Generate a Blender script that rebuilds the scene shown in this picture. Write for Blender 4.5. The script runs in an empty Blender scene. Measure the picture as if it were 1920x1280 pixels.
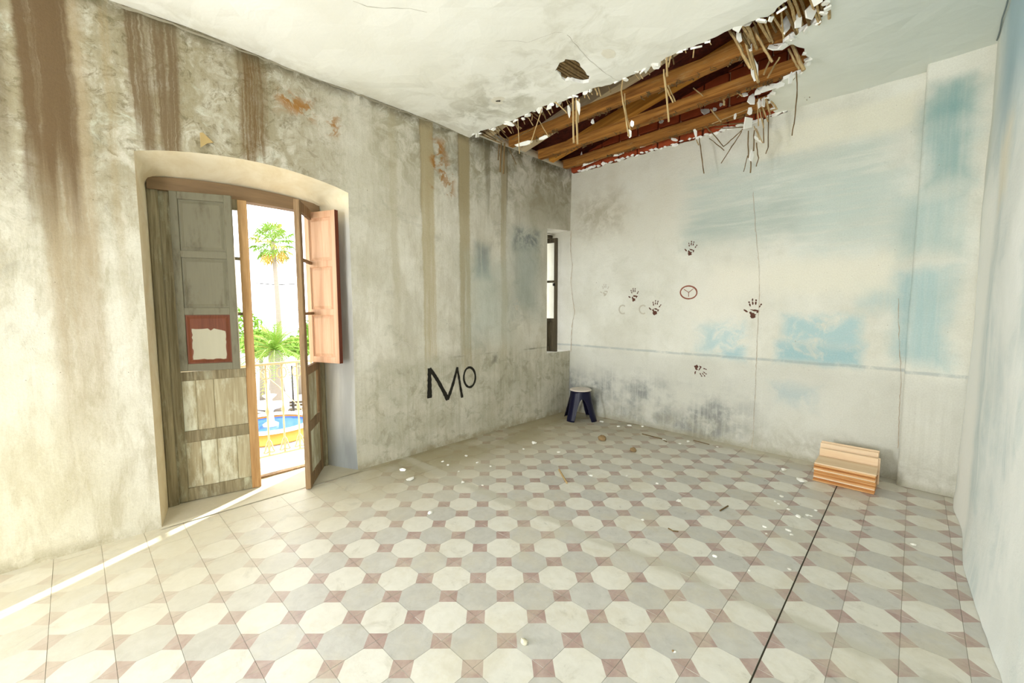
import bpy, bmesh, math, random
from mathutils import Vector, Matrix, noise
from mathutils.geometry import delaunay_2d_cdt

random.seed(7)
SC = bpy.context.scene
COL = SC.collection

# ------------------------------------------------------------------ camera
F_PX, YAW, PITCH, ROLL, CAM_H = 772.07, 0.786508, 0.080312, -0.002221, 1.5
IW, IH = 1920, 1280
XL, YB, HC, XR = -3.661, 4.845, 3.401, 0.27          # left wall, back wall, ceiling, right wall


def cam_axes():
    f = Vector((-math.sin(YAW) * math.cos(PITCH), math.cos(YAW) * math.cos(PITCH), -math.sin(PITCH)))
    r = Vector((math.cos(YAW), math.sin(YAW), 0))
    u = r.cross(f)
    c, s = math.cos(ROLL), math.sin(ROLL)
    return c * r + s * u, -s * r + c * u, f


CR, CU, CF = cam_axes()
CP = Vector((0, 0, CAM_H))


def ray(px, py):
    return CF + CR * ((px - IW / 2) / F_PX) - CU * ((py - IH / 2) / F_PX)


def at_x(px, py, x):
    d = ray(px, py); return CP + d * (x / d.x)


def at_y(px, py, y):
    d = ray(px, py); return CP + d * (y / d.y)


def at_z(px, py, z):
    d = ray(px, py); return CP + d * ((z - CAM_H) / d.z)


def proj(p):
    d = Vector(p) - CP
    z = d.dot(CF)
    return IW / 2 + F_PX * d.dot(CR) / z, IH / 2 - F_PX * d.dot(CU) / z, z


cam_d = bpy.data.cameras.new('camera')
cam_d.sensor_width = 36
cam_d.lens = F_PX * 36 / IW
cam_d.clip_start = 0.02
cam_d.clip_end = 500
cam = bpy.data.objects.new('camera', cam_d)
COL.objects.link(cam)
m = Matrix.Identity(4)
for i in range(3):
    m[i][0], m[i][1], m[i][2], m[i][3] = CR[i], CU[i], -CF[i], CP[i]
cam.matrix_world = m
SC.camera = cam

# ------------------------------------------------------------------ world, sun, added fill lamps, exposure
world = bpy.data.worlds.new('sky')
SC.world = world
world.use_nodes = True
wn = world.node_tree
bg = wn.nodes['Background']
sky = wn.nodes.new('ShaderNodeTexSky')
sky.sky_type = 'HOSEK_WILKIE'
SUN_DIR = Vector((-0.472, 0.882, 0.50)).normalized()      # towards the sun
sky.sun_direction = SUN_DIR
sky.turbidity = 5.0
wmix = wn.nodes.new('ShaderNodeMix')
wmix.data_type = 'RGBA'
wmix.inputs[0].default_value = 0.75
wmix.inputs[7].default_value = (0.97, 0.985, 1.0, 1)
wn.links.new(sky.outputs[0], wmix.inputs[6])
wn.links.new(wmix.outputs[2], bg.inputs[0])
bg.inputs[1].default_value = 6.0

sun_d = bpy.data.lights.new('sun', 'SUN')
sun_d.energy = 14.0
sun_d.angle = math.radians(0.6)
sun_d.color = (1.0, 0.93, 0.80)
sun = bpy.data.objects.new('sun', sun_d)
COL.objects.link(sun)
sun.rotation_euler = (-SUN_DIR).to_track_quat('-Z', 'Y').to_euler()
sun.location = (-8, 12, 12)


def area(name, loc, target, sx, sy, power, col):
    d = bpy.data.lights.new(name, 'AREA')
    d.shape = 'RECTANGLE'
    d.size, d.size_y, d.energy, d.color = sx, sy, power, col
    d.spread = math.radians(140)
    o = bpy.data.objects.new(name, d)
    COL.objects.link(o)
    o.location = loc
    o.rotation_euler = (Vector(target) - Vector(loc)).to_track_quat('-Z', 'Y').to_euler()
    return o


# added fill lamps, standing in for daylight at openings invented behind the camera
area('fill_lamp_left', (-3.60, -3.4, 1.35), (-1.4, 1.6, 1.6), 1.15, 2.2, 190, (0.93, 0.97, 1.0))
area('fill_lamp_right', (.20, -2.6, 1.2), (-2.9, 1.4, 1.55), 1.05, 2.1, 95, (0.97, 0.985, 1.0))

SC.view_settings.view_transform = 'Standard'
SC.view_settings.look = 'None'
SC.view_settings.gamma = 1.0
SC.view_settings.use_curve_mapping = False
SC.view_settings.exposure = 0.03
SC.cycles.max_bounces = 10
SC.cycles.diffuse_bounces = 7
SC.cycles.sample_clamp_indirect = 6.0


# ------------------------------------------------------------------ material helpers
def srgb(r, g, b):
    def l(c):
        c /= 255.0
        return c / 12.92 if c <= 0.04045 else ((c + 0.055) / 1.055) ** 2.4
    return (l(r), l(g), l(b), 1.0)


class Mat:
    """small wrapper to write node graphs; every method returns an output socket"""

    def __init__(s, name):
        s.m = bpy.data.materials.new(name)
        s.m.use_nodes = True
        s.nt = s.m.node_tree
        s.b = s.nt.nodes['Principled BSDF']
        s.b.inputs['Specular IOR Level'].default_value = 0.25

    def n(s, t):
        return s.nt.nodes.new(t)

    def put(s, sock, v):
        if v is None:
            return
        if hasattr(v, 'links'):
            s.nt.links.new(v, sock)
        else:
            sock.default_value = v

    def coord(s, kind='Object'):
        return s.n('ShaderNodeTexCoord').outputs[kind]

    def rand(s):
        return s.n('ShaderNodeObjectInfo').outputs['Random']

    def sep(s, v):
        q = s.n('ShaderNodeSeparateXYZ'); s.put(q.inputs[0], v); return q.outputs[0], q.outputs[1], q.outputs[2]

    def comb(s, x=0., y=0., z=0.):
        q = s.n('ShaderNodeCombineXYZ')
        for i, v in enumerate((x, y, z)):
            s.put(q.inputs[i], v)
        return q.outputs[0]

    def math(s, op, a, b=None, clamp=False):
        q = s.n('ShaderNodeMath'); q.operation = op; q.use_clamp = clamp
        s.put(q.inputs[0], a); s.put(q.inputs[1], b); return q.outputs[0]

    def vm(s, op, a, b=None):
        q = s.n('ShaderNodeVectorMath'); q.operation = op
        s.put(q.inputs[0], a); s.put(q.inputs[1], b); return q.outputs[0]

    def mul(s, *a):
        r = a[0]
        for b in a[1:]:
            r = s.math('MULTIPLY', r, b)
        return r

    def noise(s, v, scale, detail=4., rough=.55, dist=0., color=False):
        q = s.n('ShaderNodeTexNoise'); s.put(q.inputs['Vector'], v)
        q.inputs['Scale'].default_value = scale; q.inputs['Detail'].default_value = detail
        q.inputs['Roughness'].default_value = rough; q.inputs['Distortion'].default_value = dist
        return q.outputs['Color' if color else 'Fac']

    def remap(s, v, a, b, lo=0., hi=1., smooth=True):
        q = s.n('ShaderNodeMapRange'); q.interpolation_type = 'SMOOTHSTEP' if smooth else 'LINEAR'
        s.put(q.inputs[0], v)
        for i, x in enumerate((a, b, lo, hi)):
            q.inputs[i + 1].default_value = x
        return q.outputs[0]

    def mix(s, f, a, b, mode='MIX'):
        q = s.n('ShaderNodeMix'); q.data_type = 'RGBA'; q.blend_type = mode
        s.put(q.inputs[0], f); s.put(q.inputs[6], a); s.put(q.inputs[7], b); return q.outputs[2]

    def warp(s, v, scale, amt, detail=3.):
        c = s.noise(v, scale, detail, .6, 0., True)
        c = s.vm('SUBTRACT', c, (.5, .5, .5))
        return s.vm('ADD', v, s.vm('MULTIPLY', c, (amt, amt, amt)))

    def patch(s, P, c, hs, soft):
        """soft rectangle in the u,v plane of P"""
        d = s.vm('SUBTRACT', s.vm('ABSOLUTE', s.vm('SUBTRACT', P, (c[0], c[1], 0))), (hs[0], hs[1], 0))
        x, y, _ = s.sep(d)
        return s.remap(s.math('MAXIMUM', x, y), soft, -soft)

    def band(s, u, v, u0, u1, edge, vlo, vhi):
        """vertical streak: from u0 to u1, fading out downwards between vhi and vlo"""
        a = s.math('ABSOLUTE', s.math('SUBTRACT', u, (u0 + u1) / 2))
        h = (u1 - u0) / 2
        return s.mul(s.remap(a, h + edge, h - edge), s.remap(v, vlo, vhi))

    def bump(s, h, strength, dist=.01):
        q = s.n('ShaderNodeBump'); s.put(q.inputs['Height'], h)
        q.inputs['Strength'].default_value = strength; q.inputs['Distance'].default_value = dist
        s.nt.links.new(q.outputs[0], s.b.inputs['Normal'])

    def done(s, col=None, rough=.8, metal=None, **kw):
        s.put(s.b.inputs['Base Color'], col); s.put(s.b.inputs['Roughness'], rough)
        if metal is not None:
            s.put(s.b.inputs['Metallic'], metal)
        for k, v in kw.items():
            s.put(s.b.inputs[k.replace('_', ' ')], v)
        return s.m


def simple(name, col, rough=.7, var=.12, scale=8., bump=.15, metal=None, stretch=(1, 1, 1), **kw):
    q = Mat(name)
    P = q.vm('MULTIPLY', q.coord(), stretch)
    n1 = q.noise(P, scale, 5, .6)
    c = q.mix(n1, tuple(x * (1 - var) for x in col[:3]) + (1,), tuple(min(1, x * (1 + var)) for x in col[:3]) + (1,))
    if bump:
        q.bump(n1, bump, .01)
    return q.done(c, rough, metal, **kw)


def wood(name, c_dark, c_light, rough=.65, grain=26., paint=None, paint_amt=.5, seed=0.):
    """grain runs along local z; optional weathered paint film"""
    q = Mat(name)
    P = q.vm('ADD', q.coord(), (seed, seed * 1.7, 0))
    r = q.rand()
    P = q.vm('ADD', P, q.comb(q.math('MULTIPLY', r, 7.), 0., q.math('MULTIPLY', r, 3.)))
    G = q.vm('MULTIPLY', P, (1, 1, .05))
    g1 = q.noise(G, grain, 5, .65, .6)
    g2 = q.noise(G, grain * 4, 3, .6)
    g = q.math('ADD', q.math('MULTIPLY', g1, .7), q.math('MULTIPLY', g2, .3))
    c = q.mix(q.remap(g, .33, .68), c_dark, c_light)
    if paint:
        w = q.noise(q.vm('MULTIPLY', P, (1, 1, .3)), 9, 6, .7)
        c = q.mix(q.remap(w, 1 - paint_amt - .12, 1 - paint_amt + .12), c, q.mix(g2, paint, tuple(min(1, x * 1.25) for x in paint[:3]) + (1,)))
    q.bump(g, .25, .004)
    return q.done(c, rough)


# ------------------------------------------------------------------ object helpers
def link_mesh(name, verts, faces, mats=None, parent=None, fm=None, smooth=False):
    me = bpy.data.meshes.new(name)
    me.from_pydata([tuple(v) for v in verts], [], faces)
    if mats:
        for mt in (mats if isinstance(mats, (list, tuple)) else [mats]):
            me.materials.append(mt)
    if fm:
        me.polygons.foreach_set('material_index', fm)
    if smooth:
        me.polygons.foreach_set('use_smooth', [True] * len(me.polygons))
    me.update()
    return link_data(name, me, parent)


def link_data(name, me, parent=None):
    o = bpy.data.objects.new(name, me)
    COL.objects.link(o)
    if parent:
        o.parent = parent
    return o


def empty(name, loc=(0, 0, 0), rz=0., parent=None):
    o = bpy.data.objects.new(name, None)
    o.empty_display_size = .1
    COL.objects.link(o)
    o.location = loc
    o.rotation_euler = (0, 0, rz)
    if parent:
        o.parent = parent
    return o


def tag(o, label=None, cat=None, group=None, kind=None):
    for k, v in (('label', label), ('category', cat), ('group', group), ('kind', kind)):
        if v:
            o[k] = v
    return o


class MB:
    """collects simple solids into one mesh"""

    def __init__(s):
        s.v, s.f, s.m = [], [], []

    def add(s, vs, fs, mi=0):
        k = len(s.v)
        s.v += [tuple(v) for v in vs]
        s.f += [tuple(i + k for i in f) for f in fs]
        s.m += [mi] * len(fs)

    def box(s, lo, hi, mi=0, ch=0.):
        (a, b, c), (d, e, f) = lo, hi
        if ch <= 0:
            s.add([(a, b, c), (d, b, c), (d, e, c), (a, e, c), (a, b, f), (d, b, f), (d, e, f), (a, e, f)],
                  [(0, 3, 2, 1), (4, 5, 6, 7), (0, 1, 5, 4), (1, 2, 6, 5), (2, 3, 7, 6), (3, 0, 4, 7)], mi)
            return
        bm = bmesh.new()
        bmesh.ops.create_cube(bm, size=1)
        for v in bm.verts:
            v.co = Vector(((a + d) / 2 + v.co.x * (d - a), (b + e) / 2 + v.co.y * (e - b), (c + f) / 2 + v.co.z * (f - c)))
        bmesh.ops.bevel(bm, geom=bm.edges[:], offset=ch, segments=1, affect='EDGES')
        bm.verts.index_update()
        s.add([v.co[:] for v in bm.verts], [[v.index for v in fc.verts] for fc in bm.faces], mi)
        bm.free()

    def tube(s, pts, rad, n=8, mi=0, cap=True, flat=1.):
        pts = [Vector(p) for p in pts]
        rads = rad if isinstance(rad, (list, tuple)) else [rad] * len(pts)
        vs, fs = [], []
        up = None
        for i, p in enumerate(pts):
            t = (pts[min(i + 1, len(pts) - 1)] - pts[max(i - 1, 0)]).normalized()
            if up is None:
                a = Vector((0, 0, 1)) if abs(t.z) < .9 else Vector((1, 0, 0))
                up = (a - t * a.dot(t)).normalized()
            else:
                up = (up - t * up.dot(t)).normalized()
            w = t.cross(up)
            for k in range(n):
                an = 2 * math.pi * k / n
                vs.append(p + (up * math.cos(an) * flat + w * math.sin(an)) * rads[i])
        for i in range(len(pts) - 1):
            for k in range(n):
                fs.append((i * n + k, i * n + (k + 1) % n, (i + 1) * n + (k + 1) % n, (i + 1) * n + k))
        if cap:
            fs.append(tuple(range(n - 1, -1, -1)))
            e = (len(pts) - 1) * n
            fs.append(tuple(range(e, e + n)))
        s.add(vs, fs, mi)

    def lathe(s, prof, n=16, c=(0, 0, 0), mi=0, a0=0., close=False):
        vs, fs = [], []
        for r, z in prof:
            for k in range(n):
                an = a0 + 2 * math.pi * k / n
                vs.append((c[0] + r * math.cos(an), c[1] + r * math.sin(an), c[2] + z))
        L = len(prof)
        for i in range(L if close else L - 1):
            j = (i + 1) % L
            for k in range(n):
                fs.append((i * n + k, i * n + (k + 1) % n, j * n + (k + 1) % n, j * n + k))
        if not close:
            fs.append(tuple(range(n - 1, -1, -1)))
            fs.append(tuple(range((L - 1) * n, L * n)))
        s.add(vs, fs, mi)

    def prism(s, poly, z0, z1, mi=0):
        k = len(poly)
        s.add([(x, y, z0) for x, y in poly] + [(x, y, z1) for x, y in poly],
              [tuple(range(k - 1, -1, -1)), tuple(range(k, 2 * k))] + [(i, (i + 1) % k, k + (i + 1) % k, k + i) for i in range(k)], mi)

    def build(s, name, mats, parent=None, smooth=False):
        return link_mesh(name, s.v, s.f, mats, parent, s.m, smooth)


def in_poly(p, poly):
    x, y = p
    r = False
    for i in range(len(poly)):
        (x0, y0), (x1, y1) = poly[i - 1], poly[i]
        if (y0 > y) != (y1 > y) and x < (x1 - x0) * (y - y0) / (y1 - y0) + x0:
            r = not r
    return r


def densify(poly, step, closed=True):
    out = []
    k = len(poly)
    for i in range(k if closed else k - 1):
        a, b = Vector(poly[i]), Vector(poly[(i + 1) % k])
        n = max(1, int((b - a).length / step))
        out += [tuple(a + (b - a) * (j / n)) for j in range(n)]
    if not closed:
        out.append(tuple(poly[-1]))
    return out


def fill(outer, holes, step):
    """triangulate a polygon with holes, with inner points every step"""
    polys = [outer] + holes
    vs, es = [], []
    for p in polys:
        k = len(vs)
        vs += [Vector(q) for q in p]
        es += [(k + i, k + (i + 1) % len(p)) for i in range(len(p))]
    xs = [p[0] for p in outer]
    ys = [p[1] for p in outer]
    x = min(xs) + step / 2
    while x < max(xs):
        y = min(ys) + step / 2
        while y < max(ys):
            q = (x + random.uniform(-.2, .2) * step, y + random.uniform(-.2, .2) * step)
            if in_poly(q, outer) and not any(in_poly(q, h) for h in holes):
                vs.append(Vector(q))
            y += step
        x += step
    r = delaunay_2d_cdt(vs, es, [], 0, 1e-5)
    V = [tuple(v) for v in r[0]]
    Fs = []
    for f in r[2]:
        c = (sum(V[i][0] for i in f) / 3, sum(V[i][1] for i in f) / 3)
        if in_poly(c, outer) and not any(in_poly(c, h) for h in holes):
            Fs.append(tuple(f))
    return V, Fs


def ribbon(mb, pts, widths, to3d):
    """flat stroke along a 2d polyline, mapped to 3d by to3d(u, v)"""
    P = [Vector(p) for p in pts]
    L, Rr = [], []
    for i, p in enumerate(P):
        t = (P[min(i + 1, len(P) - 1)] - P[max(i - 1, 0)]).normalized()
        nrm = Vector((-t.y, t.x))
        w = widths[i] if isinstance(widths, (list, tuple)) else widths
        L.append(to3d(*(p + nrm * w / 2)))
        Rr.append(to3d(*(p - nrm * w / 2)))
    vs = L + Rr
    n = len(P)
    mb.add(vs, [(i, i + 1, n + i + 1, n + i) for i in range(n - 1)])


def jag(pts, step, amt, rnd):
    """polyline with roughened course"""
    d = densify(pts, step, False)
    return [(x + rnd.uniform(-amt, amt), y + rnd.uniform(-amt, amt)) for x, y in d]


# ------------------------------------------------------------------ wall materials
def mat_wall_left():
    q = Mat('stained_plaster_left')
    co = q.coord()
    _, y, z = q.sep(co)
    P = q.comb(y, z, 0.)
    W = q.warp(P, 2.2, .30, 5)
    W2 = q.warp(P, 6., .12, 4)
    wob = q.math('MULTIPLY', q.math('SUBTRACT', q.noise(q.comb(q.math('MULTIPLY', y, 1.5), q.math('MULTIPLY', z, 2.), 3.), 1., 3), .5), .05)
    wob = q.math('ADD', wob, q.math('MULTIPLY', q.math('SUBTRACT', q.noise(P, 16., 5, .7), .5), .035))
    ys = q.math('ADD', y, wob)
    zs = q.math('ADD', z, q.math('MULTIPLY', q.math('SUBTRACT', q.noise(q.comb(q.math('MULTIPLY', y, 16.), q.math('MULTIPLY', z, .6), 9.), 1., 4, .6), .5), 1.1))
    strk = q.noise(q.comb(q.math('MULTIPLY', ys, 22.), q.math('MULTIPLY', z, .5), 0.), 1., 5, .65)
    strk2 = q.noise(q.comb(q.math('MULTIPLY', ys, 60.), q.math('MULTIPLY', z, .9), 4.), 1., 3, .6)
    n1 = q.noise(W, 1.3, 7, .62)
    n2 = q.noise(W2, 5., 8, .7, .8)
    n3 = q.noise(P, 34., 4, .7)
    c = q.mix(q.remap(n1, .3, .7), srgb(196, 191, 174), srgb(218, 213, 200))
    c = q.mix(q.mul(q.remap(n2, .48, .72), .35), c, srgb(176, 168, 142))
    # soft vertical washing everywhere
    c = q.mix(q.mul(q.remap(strk, .5, .75), .14), c, srgb(168, 158, 130))
    vs_ = q.noise(q.warp(q.comb(q.math('MULTIPLY', y, 5.), q.math('MULTIPLY', z, 1.3), 7.), 1.2, .8, 4), 1., 8, .72)
    c = q.mix(q.mul(q.remap(vs_, .44, .62), q.remap(y, .4, 1.8, .65, .34)), c, srgb(160, 150, 124))
    c = q.mix(q.mul(q.remap(q.noise(W2, 2.3, 8, .75, .6), .54, .66), .4), c, srgb(154, 150, 134))
    # cream lower left end
    c = q.mix(q.mul(q.remap(y, .3, -.4), q.remap(z, 1.6, .4), .45), c, srgb(214, 204, 172))
    # damp and mould in the upper left
    up = q.mul(q.remap(z, 1.55, 2.75), q.remap(y, 1.9, .9))
    c = q.mix(q.mul(up, q.remap(n2, .26, .58), .9), c, srgb(146, 136, 108))
    c = q.mix(q.mul(up, q.remap(q.noise(W2, 8.5, 6, .75, 1.5), .5, .66), .75), c, srgb(108, 98, 70))
    c = q.mix(q.mul(up, q.remap(q.noise(W2, 3.1, 6, .7, .8), .56, .72), .8), c, srgb(200, 202, 186))
    # second damp zone under the ceiling towards the hole
    up2 = q.mul(q.remap(z, 2.45, 3.1), q.remap(y, 1.6, 2.1))
    c = q.mix(q.mul(up2, q.remap(n2, .38, .62), .7), c, srgb(140, 132, 104))
    c = q.mix(q.mul(up2, q.remap(n1, .52, .66), .5), c, srgb(112, 108, 88))
    # brown runs of water
    S = q.remap(strk, .30, .52, .35, 1.)
    S2 = q.math('MULTIPLY', S, q.remap(strk2, .3, .55, .45, 1.))
    brown, tan = srgb(96, 80, 58), srgb(158, 140, 104)

    def run(c, y0, y1, e, lo, hi, col, k, s=S):
        return q.mix(q.mul(q.band(ys, zs, y0, y1, e * .7, lo, hi), s, k), c, col)
    c = run(c, -.20, .02, .05, .0, 2.2, srgb(160, 142, 112), .75)
    c = run(c, -.52, -.30, .06, 2.0, 2.9, brown, .7)
    c = run(c, -.25, -.03, .025, 1.75, 2.5, srgb(100, 80, 54), .95, q.remap(strk, .25, .5, .6, 1.))
    c = run(c, .10, .14, .02, .5, 3.2, tan, .5)
    c = run(c, .21, .47, .03, 2.35, 2.75, srgb(110, 92, 66), .95, S2)
    c = run(c, .82, 1.0, .025, 2.45, 2.75, srgb(108, 84, 50), .95, S2)
    c = run(c, 2.36, 2.52, .02, 2.2, 2.9, srgb(122, 104, 68), .8)
    c = run(c, 2.37, 2.52, .02, .4, 1.1, srgb(176, 162, 128), .75)
    c = run(c, 2.83, 2.99, .02, 2.4, 2.9, srgb(118, 102, 74), .85)
    c = run(c, 2.84, 2.99, .02, .4, 1.0, srgb(164, 150, 116), .8)
    c = run(c, 3.22, 3.30, .02, 2.5, 3.0, srgb(110, 102, 76), .6)
    c = run(c, 3.47, 3.58, .02, 2.2, 3.1, srgb(112, 98, 66), .75)
    c = run(c, 3.47, 3.56, .02, .4, 1.6, srgb(178, 166, 136), .6)
    c = run(c, 2.02, 2.10, .03, .7, 2.0, srgb(170, 160, 132), .5)
    # rust
    rn = q.remap(q.noise(W2, 7., 5, .7, .5), .46, .58)
    for cc, hs, so in (((1.21, 3.13), (.13, .07), .06), ((1.50, 3.05), (.04, .08), .05), ((2.60, 3.03), (.07, .22), .07),
                       ((2.72, 2.86), (.05, .16), .05), ((2.52, 2.92), (.03, .18), .04)):
        c = q.mix(q.mul(q.patch(W2, cc, hs, so), rn, .9), c, srgb(150, 102, 38))
    # blue grey damp patches near the corner window
    c = q.mix(q.mul(q.patch(W, (3.92, 1.95), (.25, .50), .22), .6), c, srgb(142, 154, 148))
    c = q.mix(q.mul(q.patch(W, (3.95, 2.40), (.22, .07), .12), q.remap(n2, .36, .6), .85), c, srgb(78, 92, 100))
    c = q.mix(q.mul(q.patch(W2, (3.18, 2.05), (.10, .18), .09), S, .7), c, srgb(104, 116, 118))
    c = q.mix(q.mul(q.patch(W, (3.25, 1.6), (.28, .45), .25), .45), c, srgb(168, 180, 172))
    c = q.mix(q.mul(q.patch(W, (4.3, 2.85), (.45, .2), .18), .5), c, srgb(150, 142, 118))
    # dado: darker, dirtier below about one metre
    low = q.mul(q.remap(z, 1.08, .86), q.remap(y, 1.4, 1.9))
    c = q.mix(q.mul(low, q.remap(q.noise(W, 2.6, 6, .65), .35, .62), .55), c, srgb(158, 154, 132))
    c = q.mix(q.mul(low, q.remap(strk, .46, .66), .28), c, srgb(150, 142, 116))
    c = q.mix(q.mul(low, q.remap(q.noise(W2, 6.5, 7, .7, .6), .5, .64), .5), c, srgb(140, 134, 112))
    c = q.mix(q.mul(low, q.remap(q.noise(W, 3.4, 6, .7), .55, .68), .4), c, srgb(200, 198, 184))
    ln = q.mul(q.remap(q.math('ABSOLUTE', q.math('SUBTRACT', z, .965)), .014, .004), q.remap(n1, .42, .56), q.remap(y, 2.6, 3.0))
    c = q.mix(q.mul(ln, .7), c, srgb(120, 116, 100))
    c = q.mix(q.mul(q.patch(W2, (3.35, .88), (.03, .05), .04), .7), c, srgb(104, 102, 92))
    c = q.mix(q.mul(q.remap(z, .10, .0), q.remap(n2, .35, .6), .6), c, srgb(142, 130, 98))
    # grime along the ceiling line
    c = q.mix(q.mul(q.remap(z, 3.28, 3.40), q.remap(n2, .3, .6), .8), c, srgb(88, 80, 58))
    # small specks
    c = q.mix(q.remap(q.noise(P, 60., 2, .5), .74, .78), c, srgb(110, 100, 80))
    h = q.math('ADD', q.math('MULTIPLY', n2, .6), q.math('ADD', q.math('MULTIPLY', n3, .25), q.math('MULTIPLY', strk, .4)))
    c = q.mix(q.mul(q.remap(q.noise(P, 90., 5, .8), .35, .7), .28), c, q.mix(1., c, (.62, .60, .56, 1), 'MULTIPLY'))
    q.bump(h, .55, .012)
    return q.done(c, .9)


def mat_wall_back():
    q = Mat('limewashed_plaster_back')
    co = q.coord()
    x, _, z = q.sep(co)
    P = q.comb(x, z, 0.)
    W = q.warp(P, 2.2, .28, 5)
    W2 = q.warp(P, 7., .10, 4)
    brush = q.noise(q.comb(q.math('MULTIPLY', x, 1.6), q.math('MULTIPLY', z, 16.), 0.), 1., 5, .65, .4)
    strk = q.noise(q.comb(q.math('MULTIPLY', x, 22.), q.math('MULTIPLY', z, .9), 2.), 1., 5, .65)
    n1 = q.noise(W, 1.4, 7, .6)
    n2 = q.noise(W2, 5., 8, .7, .6)
    n3 = q.noise(P, 36., 4, .7)
    c = q.mix(q.remap(n1, .3, .7), srgb(208, 206, 193), srgb(226, 225, 215))
    c = q.mix(q.mul(q.remap(n2, .5, .72), .35), c, srgb(192, 190, 174))
    # damp towards the top left corner
    c = q.mix(q.mul(q.remap(z, 1.9, 2.9), q.remap(x, -1.2, -2.6), q.remap(n1, .3, .62), .6), c, srgb(180, 172, 148))
    c = q.mix(q.mul(q.patch(W, (-3.2, 2.75), (.35, .25), .2), q.remap(n2, .36, .6), .55), c, srgb(150, 140, 116))
    # worn blue and green limewash
    B = q.remap(brush, .28, .62, .4, 1.)
    V = q.remap(strk, .25, .62, .7, 1.)

    def wash(c, cc, hs, so, col, k, s, w=W):
        return q.mix(q.mul(q.patch(w, cc, hs, so), s, k), c, col)
    c = wash(c, (-1.15, 2.62), (.85, .38), .18, srgb(180, 192, 184), .75, B)
    c = wash(c, (-1.45, 2.38), (.55, .18), .12, srgb(172, 182, 174), .65, B)
    c = wash(c, (-.55, 2.35), (.35, .35), .15, srgb(192, 204, 198), .6, B)
    c = wash(c, (.05, 2.78), (.13, .32), .12, srgb(138, 170, 168), .85, V)
    c = wash(c, (.05, 3.1), (.10, .12), .07, srgb(128, 162, 160), .8, V, W2)
    c = wash(c, (-.02, 2.15), (.18, .25), .12, srgb(160, 186, 184), .7, V)
    c = wash(c, (-.02, 1.40), (.16, .38), .09, srgb(158, 188, 190), .8, V)
    c = wash(c, (-.30, 1.62), (.12, .10), .10, srgb(168, 196, 198), .6, V)
    c = wash(c, (-.70, 1.28), (.30, .14), .07, srgb(168, 198, 202), .85, q.remap(n2, .34, .56), W2)
    c = wash(c, (-.72, 1.05), (.33, .09), .06, srgb(156, 190, 196), .9, q.remap(n2, .28, .5), W2)
    c = wash(c, (-.88, .62), (.16, .09), .09, srgb(160, 188, 196), .75, q.remap(n2, .3, .55))
    c = wash(c, (-1.58, 1.15), (.22, .16), .12, srgb(176, 204, 208), .8, q.remap(n2, .36, .6))
    c = wash(c, (-1.45, 1.0), (.10, .05), .05, srgb(150, 190, 200), .8, B, W2)
    # cream limewash band
    c = wash(c, (-.95, 1.80), (.75, .16), .10, srgb(226, 222, 206), .8, 1.)
    c = wash(c, (-.75, 3.13), (.60, .13), .05, srgb(222, 218, 200), .8, 1., W2)
    c = wash(c, (-1.55, 1.65), (.40, .30), .15, srgb(228, 224, 212), .5, 1.)
    # dado and its grey blue line
    low = q.remap(z, 1.0, .86)
    c = q.mix(q.mul(low, .45), c, srgb(196, 196, 188))
    c = q.mix(q.mul(q.remap(z, .85, .35), q.remap(x, -.9, -1.7), q.remap(n1, .36, .60), q.remap(q.noise(W2, 4., 7, .7), .35, .6, .2, 1.), q.remap(strk, .35, .55, .6, 1.), 1.), c, srgb(130, 132, 130))
    c = q.mix(q.mul(q.remap(z, .42, .05), q.remap(n2, .36, .62), .55), c, srgb(160, 156, 138))
    zz = q.math('SUBTRACT', z, q.math('ADD', .965, q.math('MULTIPLY', q.math('SUBTRACT', q.noise(P, 2.5, 3), .5), .03)))
    ln = q.mul(q.remap(q.math('ABSOLUTE', zz), .02, .006), q.remap(n2, .34, .52))
    c = q.mix(q.mul(ln, .5), c, srgb(150, 162, 164))
    # pilaster foot and edges
    c = q.mix(q.mul(q.remap(x, -.15, .0), q.remap(z, .95, .5), q.remap(strk, .4, .6), .2), c, srgb(170, 168, 156))
    c = q.mix(q.mul(q.remap(z, .08, .0), .5), c, srgb(150, 142, 116))
    c = q.mix(q.remap(q.noise(P, 50., 2, .5), .75, .79), c, srgb(140, 130, 110))
    h = q.math('ADD', q.math('MULTIPLY', n2, .6), q.math('ADD', q.math('MULTIPLY', n3, .25), q.math('MULTIPLY', brush, .25)))
    c = q.mix(q.mul(q.remap(q.noise(P, 90., 5, .8), .35, .7), .28), c, q.mix(1., c, (.62, .60, .56, 1), 'MULTIPLY'))
    q.bump(h, .5, .012)
    return q.done(c, .9)


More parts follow.
